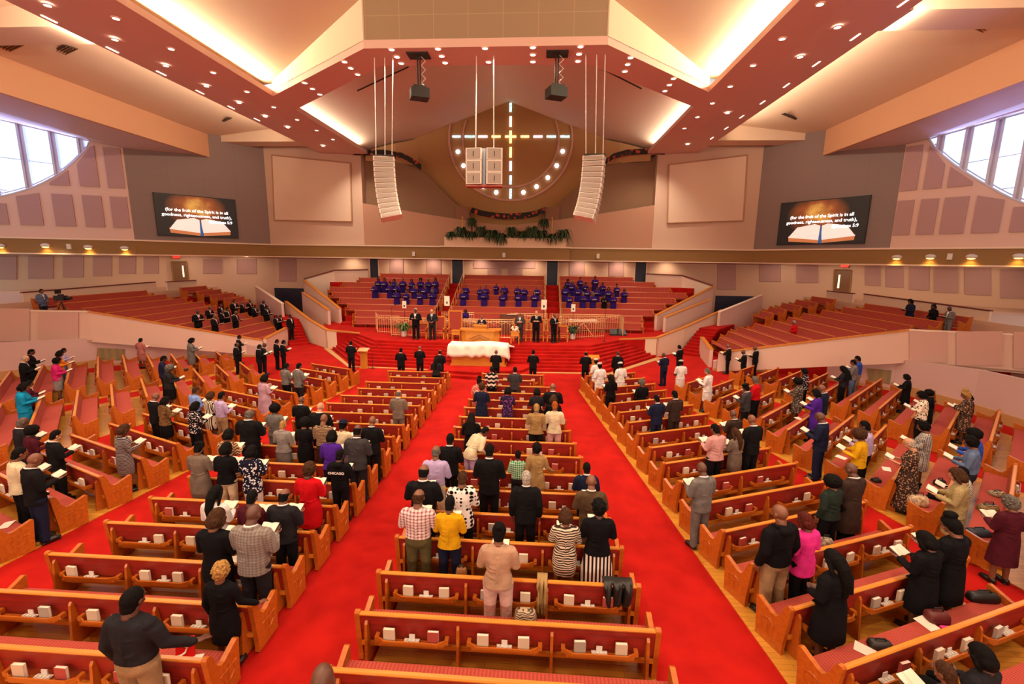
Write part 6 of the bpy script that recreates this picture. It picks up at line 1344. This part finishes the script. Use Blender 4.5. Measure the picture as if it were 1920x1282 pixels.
# px py outfit top bottom hair haircolour skin pose | label | options
CROWD = '''
922 688 top chevron black short hb d r|woman in black top with white chevron stripes, near the front of the centre block|book=white
965.6 689 suit dgrey dgrey short hb d r|man in dark grey suit, second pew row of the centre block|
898 708 top pcard rose updo hb d r|woman with black updo and pale patterned cardigan, left of the navy dress|
903 720 dress navy navy curly hbr m r|woman with brown curls in a navy dress, left end of the centre block|
952 728 dress floralp floralp bob hb m r|woman in a purple floral dress, middle of the centre block|
1034.6 720 suit bsuit bsuit bald hb m r|bald man in broad dark suit by the right aisle, behind the front rows|wid=1.1
1009.4 730 top char char bob hb d r|woman in a dark top with dark bob, left of the broad suited man|
1038 743 top black black bob hbr d r|woman in black with brown hair standing right behind the bald man|
1010 759.5 fj tan bsuit short hblond m r|woman with golden short hair in a tan jacket and dark trousers|wid=1.05
1036.8 755 fj cream lpink short hor m r|woman with orange hair in a cream jacket and pale trousers|
883.4 777 fcoat black black veil hb d r|person wrapped in black with a black head veil, left part of the centre block|
882 813 fj cream lilac short hb b b|woman in a cream jacket bending forward over the pew|face=-0.7;book=
843 816 suit bsuit bsuit short hb d r|man in black suit just left of the bending woman|
816 839 shirt lilac cream fringe hg m r|man with grey fringe in a pale blue shirt and cream trousers|
917.6 836 suit bsuit bsuit short hb b r|tall man in black suit standing with legs apart, middle of the centre block|H=1.86
974 847 shirt plaidg char short hb b r|boy in a green plaid shirt|H=1.42;wid=.9
1004 833 dress tan tan curly hb m l|woman in a tan dress with black trim, right of the boy in green|
792.5 876.5 suit bsuit bsuit fringe hb m r|stout balding man in black suit at the left aisle of the centre block|wid=1.14
866 889 long polka black short hbr m r|woman in a black and white polka dot tunic|wid=1.08
987 884 suit bsuit black short hw m d|white haired man in a black suit, middle of the centre block|
1101 870.5 suit navy black short hb d r|man in very dark suit by the right aisle of the centre block|
1110 895.5 suit brown brown bald hb m r|bald man in a brown suit by the right aisle|wid=1.05
782.5 924 shirt plaidw olive fringe hbr m r|man in a white plaid shirt and olive trousers|wid=1.12
842 936 top yellow navy short hb b r|woman in a mustard yellow shirt and dark jeans|
935 989 top beige bpink bun hb m r|woman in a beige sweater and pale pink trousers with a headband|wid=1.05
1073 961 dress zebra zebra bob hbr m r|woman in a zebra patterned dress|wid=1.08
1113 943 lskirt black stripecol curly hb d r|woman in a black cardigan and striped long skirt|wid=1.05
746 732.5 suit taupe taupe fringe hg l r|grey haired man in a brown grey suit, alone in the left centre block|
817.5 671 top char black long hb d r|person in a dark leather jacket with long hair, front rows of the left centre block|
696 782.5 suit bsuit bsuit bald hb m r|bald man in black suit by the left aisle, right of the grey suit|
669.4 798 suit dgrey char fringe hb b r|man in a dark grey suit right behind the purple blouse|
597.8 757 suit bsuit bsuit bald hb l r|bald man in broad dark suit, middle of the left centre block|wid=1.12
608.4 779 shirt stripebr dbrown bald hb m r|bald man in a brown striped sweater|
636.6 789 top cream grey hat navy m r|woman in a dark blue brimmed hat and white top|
619.4 811 top purple black bob hb d r|woman in a purple blouse with black bob|
634.5 846 hood black black short hb b r|boy in a black hoodie with white lettering on its back|H=1.55;wid=1.0
576 872 dress red red curly hbr d r|woman in a red dress at the left aisle|wid=1.03
528 922 suit char black fringe hb m r|balding man in a charcoal suit behind the red dress|wid=1.08
466.5 949.5 suit plaidgrey char bald hb b r|bald man in a grey plaid suit|wid=1.12
467.5 925 top maroon black short hb d r|woman in a dark plum top in front of the grey plaid suit|
399 917 top white black long hb m r|woman with long black hair in a white blouse|
405 963 long black black bob hbr m r|woman in black with a streaked bob, left of the grey plaid suit|wid=1.05
410 1060 dress black black curly hblond m l|woman with golden brown curls in a black dress by the left aisle|
467.5 840 long birds white bob hb d r|woman in a navy blouse with white bird print over a white skirt|wid=1.02
419 834 top black cream bob hb d r|woman in a black sweater over a cream skirt, left of the bird print|
368.5 832 dress taupe taupe bun hb m r|woman in a taupe dress with a pale yellow scarf at the left end|
424 808 dress tanpat tanpat bob hb m r|woman in a tan zigzag patterned shawl|
239 1112 shirt char khaki short hb b l|man in a dark grey shirt and khaki trousers at the lower left|wid=1.15;H=1.82
527.5 791 fjs lgrey grey short hblond l r|woman with short blonde hair in a grey jacket|
512.5 758 top grey grey afro hb d r|woman with a big black afro in a grey top|
569 784 dress black black afro hb m r|woman in black with big black hair, left of the striped sweater|
562.5 745 suit bsuit bsuit bald hb b r|bald man in black suit, left of the balding man in the broad dark suit|
464 769 suit bsuit bsuit fringe hg b r|heavy man in a wide black suit by the slanting left pews|wid=1.2
411 736 shirt lilac khaki short hb m r|person in a lilac shirt and brown trousers|
390.6 736.5 dress vstripe vstripe bob hbr m r|woman in a black and cream vertically striped dress|
361 756 top floralb black bob hb m r|woman in a grey floral blouse and black trousers|
362.5 726 shirt lblue char short hbr m r|man in a light blue shirt|
290.6 739 suit bsuit bsuit bald hb m r|bald man in black suit beside the woman in the brown jacket, left slanting block|
300 745 skirt brpat black bob hb m r|woman in a brown patterned jacket and black skirt|
492.5 704 gown lav lav bob hb m r|woman in a long lilac grey gown|
534 682 top grey black short hb d r|woman in a grey top beside the man in the grey suit|
557.5 681.5 suit grey char short hb m r|man in a grey suit, left slanting block near the front|
225 799 dress stripeb stripeb bob hbr m r|woman in a black dress with grey stripes|
34.5 785 suit char char fringe hg b r|man in a dark suit at the far left edge, behind the turquoise suit|
51.7 799 top maroon black afro hb d r|person with big dark hair in dark plum at the far left|
96 809 suit bsuit bsuit short hb l r|man in black suit reading, far left near the front pew of the second block|
58.8 834 top cream black short hb m r|woman with a cream scarf in the far left, between the dark suits|
52.7 853.5 suit bsuit navy bald hb m r|bald man in black suit standing at the pew end nearest the left edge|wid=1.05
37.5 719.5 fjs turq turq bob hb m r|woman in a bright turquoise suit|wid=1.08
53 713.5 suit maroon char short hb b r|man in dark maroon behind the woman in turquoise|
99 672 skirt magenta lgrey curly hb m r|woman in a magenta sweater and grey skirt|
102 659 top orange brown bob hb m r|woman in an orange top behind the magenta sweater|
117 653 shirt lilac denim short hb m r|person in a lilac shirt at the left wall|
47 656 fcoat black black short hb b r|person in a black coat at the left wall|
41 667 mcoat black black fringe hw l r|grey haired person in a black coat, left of the orange top|
261 634 fjs rose rose short hb m r|woman in a dusty rose suit|
312 616 suit taupe olive fringe hg m r|man in a tan suit leaning on a pew at the upper left|
361 634 fcoat grey grey bob hb m r|woman in a long grey suit by the left parapet|wid=1.08
308 667.5 top navy black short hb d r|person in navy behind the woman with grey hair|
320 684 skirt char black curly hg d r|woman with grey curls in a dark jacket and black skirt|wid=1.1;book=blue
1119 672.5 fjs white white nursecap white d c|woman in white with a white cap, nearest the right lectern|
1126 680 fjs white white nursecap white b c|woman in white with a white cap, second from the right lectern|
1165 679 fjs white white nursecap white m c|woman in white with a white cap bending slightly, right of the pair in white|
1147 704 top black black long hb d r|woman in black with long hair, front of the right slanting block|
1205 713 top black black curly hg m s|grey haired person in black seated in the right slanting block|H=1.72
1278.4 674.5 fjs white white nursecap white d r|woman in white with a white cap reading, by the far right pews|
1328.4 691.5 fjs white white short hg l r|grey haired woman in a white suit reading, front of the far right block|
1268 734 suit dbrown dbrown short hb b r|man in a brown suit, right slanting block|
1234 742 suit navy navy short hb b r|man in a dark navy suit, right slanting block|
1345.6 798 top lpink black short hb m r|person in a pale pink striped top with black hair|wid=1.08
1379 770.5 suit dbrown dbrown bald hb b r|bald man in a dark brown suit behind the pale pink top|
1410 780.5 suit bsuit bsuit bald hb m r|bald man in black suit right of the brown suit|
1388.6 805 dress taupe taupe long hbr m r|woman with long dark hair in a taupe dress|
1402.5 720 suit dgrey bsuit beret hb b r|person in dark grey with a dark cap beside the red sweater|book=dark
1419.7 706.5 shirt red black short hg m r|man in a bright red sweater|
1491.6 707 dress floralg floralg afro hb b r|woman in a grey patterned dress holding a book out|
1512 692 top floralb black bob hb b r|woman in a black floral blouse|
1528 729 fcoat purple purple bob hb m r|woman in a long purple jacket|
1544.7 723.5 suit navy navy bald hb m r|bald man in navy suit behind the purple jacket|
1540 773.5 suit navy navy bald hb b r|man in a navy suit reading a wide book|wid=1.05
1585 687.5 top char black veil hb b r|woman in charcoal with a dark scarf, near the right parapet|
1597 672.5 top stripeb denim short hb m r|person in a striped top between the charcoal coat and the blue shirt|
1607 669 shirt blue khaki short hb m r|man in a royal blue shirt and khaki trousers|
1624 791.5 shirt lilac black short hb b r|man in a pale lilac shirt behind the yellow top|
1619.7 804 top yellow black afro hbr m r|woman with a brown afro in a yellow top|
1704.4 703 fcoat black black bob hb b r|woman in black by the right parapet wall|
1732.5 735.5 top giraffe black curly hb m r|woman in a brown and cream spotted blouse|
1747 731 fcoat black black afro hb m r|person in black with very big hair behind the spotted blouse|
1812 732 fcoat paisley brown updo hblond m r|woman with blonde updo in a brown patterned coat|
1826 742 top plaidr brown bob hb m r|person in red plaid behind the blonde updo|
1732.5 791.5 dress houndg houndg curly hb m r|woman in a grey checked dress|
1705 822 gown paisley paisley fringe hw l r|light haired woman in a long brown paisley dress|book=dark
1812 821 shirt denim char curly hb m r|person in a denim jacket with short curls|
1806 799 top blue brown afro hb m r|person in blue with big dark hair behind the denim jacket|
1598.7 873.5 mcoat dbrown black bald hb b r|bald man in a long dark brown coat|wid=1.05
1572 891 top green black afro hb m l|woman with huge dark curls in a dark green jacket|wid=1.08
1322 870.5 suit grey grey bald hb b r|bald man in a light grey suit alone at the right aisle|
1460.5 944.5 hood black khaki bald hb m d|bald man in a black hoodie and khaki trousers|wid=1.12
1517 968 long pink black bob hred m c|woman in a hot pink tunic and black trousers|
1573 1041 fcoat black black long hb b c|woman in a long black coat with long black hair, lower right|wid=1.08
1795 974.5 fcoat black black updo hb m r|woman in a black dress with pinned up hair, lower right|wid=1.12
1752 1005 fcoat black black bob hb b r|woman in a wide black robe left of the pinned up hair|wid=1.1;book=red
1776 865 top zig black short hb m s|woman in a black and white zigzag shawl seated on the far right|H=1.6
1797 880.5 fjs tweed tweed bob hbr l r|woman in a yellow tweed suit at the far right|
1904 934 fcoat maroon maroon curly hg m r|grey haired woman in a maroon coat at the right edge|
'''
USH = '''
657 640 suit bsuit bsuit short hb b r|usher in black suit leftmost of the row before the steps, left of the lectern|
751 653 suit bsuit bsuit short hb d r|usher in black suit before the left steps, right of the left lectern|
786.6 649 suit bsuit bsuit bald hb m r|usher in black suit before the steps, next left of the white table|
824.5 656.5 suit bsuit bsuit fringe hb m c|usher in black suit half hidden behind the leather jacket|
930 656.5 suit bsuit bsuit bald hb m r|usher in black suit at the right end of the white table|
1000 657 suit bsuit bsuit short hb d r|usher in black suit alone before the centre of the steps|
1099 659.5 suit bsuit bsuit fringe hb m r|usher in black suit beside the right lectern|
1159 658 suit bsuit bsuit bald hb d d|usher in black suit at the right end of the steps|
1247 662 suit navy navy bald hb d r|man in black suit on the red carpet right of the steps|turn=25
1276 647.5 suit bsuit bsuit short hb b r|man in black suit at the foot of the right side stair holding a blue book|turn=40;book=blue
1368 645.5 suit bsuit bsuit bald hb m r|bald man in black suit before the right parapet, first of three|turn=60
1397 656.5 suit bsuit bsuit bald hb d r|man in black suit bowing before the right parapet, second of three|turn=55
1419 649.5 suit bsuit bsuit bald hb b r|man in black suit before the right parapet, third of three|turn=45
446 628.5 suit bsuit bsuit short hb d r|man in black suit leaning by the left parapet, behind the bald one|turn=-60
441 642.5 suit bsuit bsuit fringe hb b r|balding man in black suit by the left parapet|turn=-60
483 646 suit bsuit bsuit short hb d r|man in black suit by the end of the left parapet|turn=-45
493 643.5 suit char char bald hb d r|bald man in dark suit by the end of the left parapet|turn=-45
516.6 636.5 suit bsuit bsuit short hb b r|black suited man at left side stair foot, left one of two|turn=-45
529 638 suit bsuit bsuit short hb d r|black suited man at left side stair foot, right one of two|turn=-45
'''
def parse(txt, **base):
    for ln in txt.strip().splitlines():
        a, lab, opt = ln.split('|'); px, py, of, tc, bc, hk, hc, sk, po = a.split(); kw = dict(base)
        for o in filter(None, opt.split(';')):
            k, v = o.split('='); kw[k] = v if k in ('book', 'tie') else float(v)
        yield place(float(px), float(py), of, tc, bc, hk, hc, sk, po, lab, **kw)
CR = list(parse(CROWD)); list(parse(USH, zone='F'))
# lettering on the hoodie
for o in CR:
    if 'white lettering' in o['label']:
        cu = bpy.data.curves.new('t', 'FONT'); cu.body = 'CHICAGO'; cu.size = .075; cu.align_x = 'CENTER'; cu.extrude = .001; cu.offset = .003
        to = bpy.data.objects.new('t', cu); COL.objects.link(to); bpy.context.view_layer.update(); me = bpy.data.meshes.new_from_object(to.evaluated_get(bpy.context.evaluated_depsgraph_get())); bpy.data.objects.remove(to)
        me.transform(Matrix.Translation((0, -.168, 1.27)) @ Matrix.Rotation(math.pi/2, 4, 'X')); link('lettering', me, mat('letter_white', '#e6dcd6', .8), o)
# heads of people at the lower edge of the picture (seated)
u = uz(614, 1240, 3.35); st('floor_balcony_stair', MB().box(u[0]-.4, u[0]+.4, u[1]-.6, u[1]+.05, 0, 1.6), M_CARPET); person(u[0], u[1]-.1, 1.6, .3, 1.78, 'suit', 'char', 'char', 'bald', 'hb', 'b', 'd', 'person with a shaved head between the two lowest pews at the bottom edge')
place(1855, 1224, 'top', 'char', 'black', 'bob', 'hb', 'b', 's', 'dark haired person seated at the lower right corner', zone='W', H=1.95, face=A2_, book=None)
place(1786, 1256, 'top', 'brown', 'black', 'short', 'hbr', 'm', 's', 'brown haired person seated at the bottom edge reading', zone='W', H=1.85, face=A2_)
# ministers
for i, (px, py, pose, hk, hc, sk, lab, wid, tie, col) in enumerate([(779, 577.5, 'u', 'short', 'hw', 'd', 'white haired minister in black suit at the left end of the platform', 1.08, 'lpink', 'bsuit'), (810, 579, 'c', 'bald', 'hb', 'l', 'light skinned bald minister in dark suit, second from the left on the platform', 1.0, 'grey', 'char'),
        (903.5, 591, 'u', 'bald', 'hb', 'm', 'minister in dark suit with red tie standing behind the pulpit', 1.0, 'red', 'char'), (975, 586, 'r', 'bald', 'hb', 'm', 'bald minister in grey suit reading, first right of the pulpit', 1.0, 'lpink', 'dgrey'), (1006, 582, 'u', 'bald', 'hb', 'l', 'light skinned minister in black suit with dark tie, second right of the pulpit', 1.0, 'maroon', 'bsuit'),
        (1039.5, 588, 'r', 'fringe', 'hb', 'm', 'minister in black suit turned sideways, third right of the pulpit', 1.0, 'navy', 'bsuit')]):
    place(px, py, 'suit', col, col, hk, hc, sk, pose, lab, zone='P', H=1.84 if i != 2 else 1.8, tie=tie, wid=wid, book='dark' if i in (0, 2) else 'white', turn=35 if i == 5 else 0)
place(884, 571.5, 'robe', 'robe', 'robe', 'bob', 'hb', 'd', 'd', 'choir member in purple robe at the grand piano', zone='P', H=1.5, book=None, face=math.pi) if False else person(-2.0, 33.0, ZP, math.pi, 1.55, 'robe', 'robe', 'robe', 'bob', 'hb', 'd', 'u', 'pianist in a purple robe standing at the grand piano', None)
# choir
cho = {'left': [(580, 470, 6.857), [(885, 348), (965, 350), (1090, 362), (1200, 350), (1315, 364), (1430, 348), (1530, 362), (1620, 348), (840, 415), (1035, 402), (1130, 412), (1345, 447), (1480, 442), (1600, 450), (1120, 497), (1245, 512), (1420, 522), (1580, 497)]],
       'middle': [(700, 480, 6.4), [(1110, 342), (1285, 362), (1350, 352), (1475, 327), (1575, 337), (1735, 347), (1815, 362), (1075, 407), (1330, 405), (1550, 432), (1745, 422), (1965, 362), (1935, 425)]],
       'right': [(900, 480, 6.4), [(1055, 275), (1110, 302), (1205, 252), (1270, 317), (1385, 242), (1475, 317), (1645, 337), (1735, 392), (1025, 352), (1180, 357), (1290, 372), (1405, 367), (1545, 377), (1075, 447), (1240, 437), (1360, 437), (1495, 467), (1605, 447)]]}
rq = random.Random(8)
for nm, (zz, pts) in cho.items():
    pts = sorted(Zc(zz, pts), key=lambda p: p[0])
    for i, (px, py) in enumerate(pts):
        blk = nm == 'right' and abs(px-(900+1495/6.4)) < 1; hk = rq.choice(['bob', 'short', 'curly', 'bob', 'updo', 'afro']) if nm != 'middle' else rq.choice(['short', 'bald', 'fringe']); hc = rq.choice(['hb', 'hb', 'hb', 'hbr', 'hg'])
        lab = ('choir singer in an all black robe in the right choir section' if blk else 'purple robed singer, %s from the left in the %s choir section' % (ordw(i+1), nm))
        place(px, py, 'robe' if nm != 'middle' else 'mrobe', 'black' if blk else 'robe', 'robe', hk, hc, rq.choice('dbmm'), 'u', lab, zone='CH', group='choir singers', turn=rq.uniform(-14, 14), book='white' if rq.random() < .75 else 'dark')
# men's group on the left terrace
T2z = (300, 480, 6)
men = sorted(Zc(T2z, [(412, 590), (548, 566), (602, 642), (675, 540), (695, 602), (742, 578), (828, 490), (838, 612), (915, 506), (1002, 490), (1060, 552), (1152, 480), (1190, 548), (1312, 690), (1345, 662)]))
for i, (px, py) in enumerate(men):
    place(px, py, 'suit', 'bsuit', 'bsuit', rq.choice(['short', 'bald', 'fringe']), rq.choice(['hb', 'hb', 'hg']), rq.choice('dbm'), 'r', 'black suited man with red tie, %s from the left on the left terrace' % ordw(i+1), zone='TL', tie='red', group="men's group on the left terrace", turn=rq.uniform(-25, 10))
u = uz(547, 637, .34); person(u[0], u[1], .34, -math.pi/2-.3, 1.9, 'suit', 'bsuit', 'bsuit', 'short', 'hb', 'd', 'd', 'usher in black standing on the left side stair')
place(75.5, 542, 'suit', 'denim', 'char', 'short', 'hb', 'm', 'c', 'man in a blue grey jacket behind the video camera on the left terrace', zone='TL', H=1.7)
place(1710, 561.5, 'fcoat', 'navy', 'navy', 'bob', 'hb', 'm', 'r', 'woman in a dark navy dress on the right terrace', zone='TR', H=1.66)
place(1784, 574.5, 'suit', 'grey', 'grey', 'bald', 'hb', 'd', 'r', 'bald man in a grey suit on the right terrace at the parapet', zone='TR', H=1.72)
place(1491, 601.5, 'fj', 'red', 'maroon', 'short', 'hw', 'm', 'c', 'white haired person in a bright red jacket on the right terrace', zone='TR', H=1.62)
place(1752, 577, 'top', 'black', 'black', 'bun', 'hb', 'd', 'c', 'camera operator in black behind the video camera on the right terrace', zone='TR', H=1.55)


# people who stand shoulder to shoulder must not pass through each other
for it in range(6):
    for i, a in enumerate(ALLP):
        for b in ALLP[i+1:]:
            d = b.location-a.location; need = .46*(a.scale[0]+b.scale[0])/2
            if abs(d.z) > .6 or d.xy.length >= need or d.xy.length < 1e-4: continue
            u = Vector((math.cos(a.rotation_euler.z), math.sin(a.rotation_euler.z), 0)); s_ = 1 if d.dot(u) >= 0 else -1
            mv = u*s_*(need-d.xy.length)*.55
            for o, m_ in ((b, mv), (a, -mv)):
                o.location += m_
                if o.name in BK: BK[o.name].location += m_
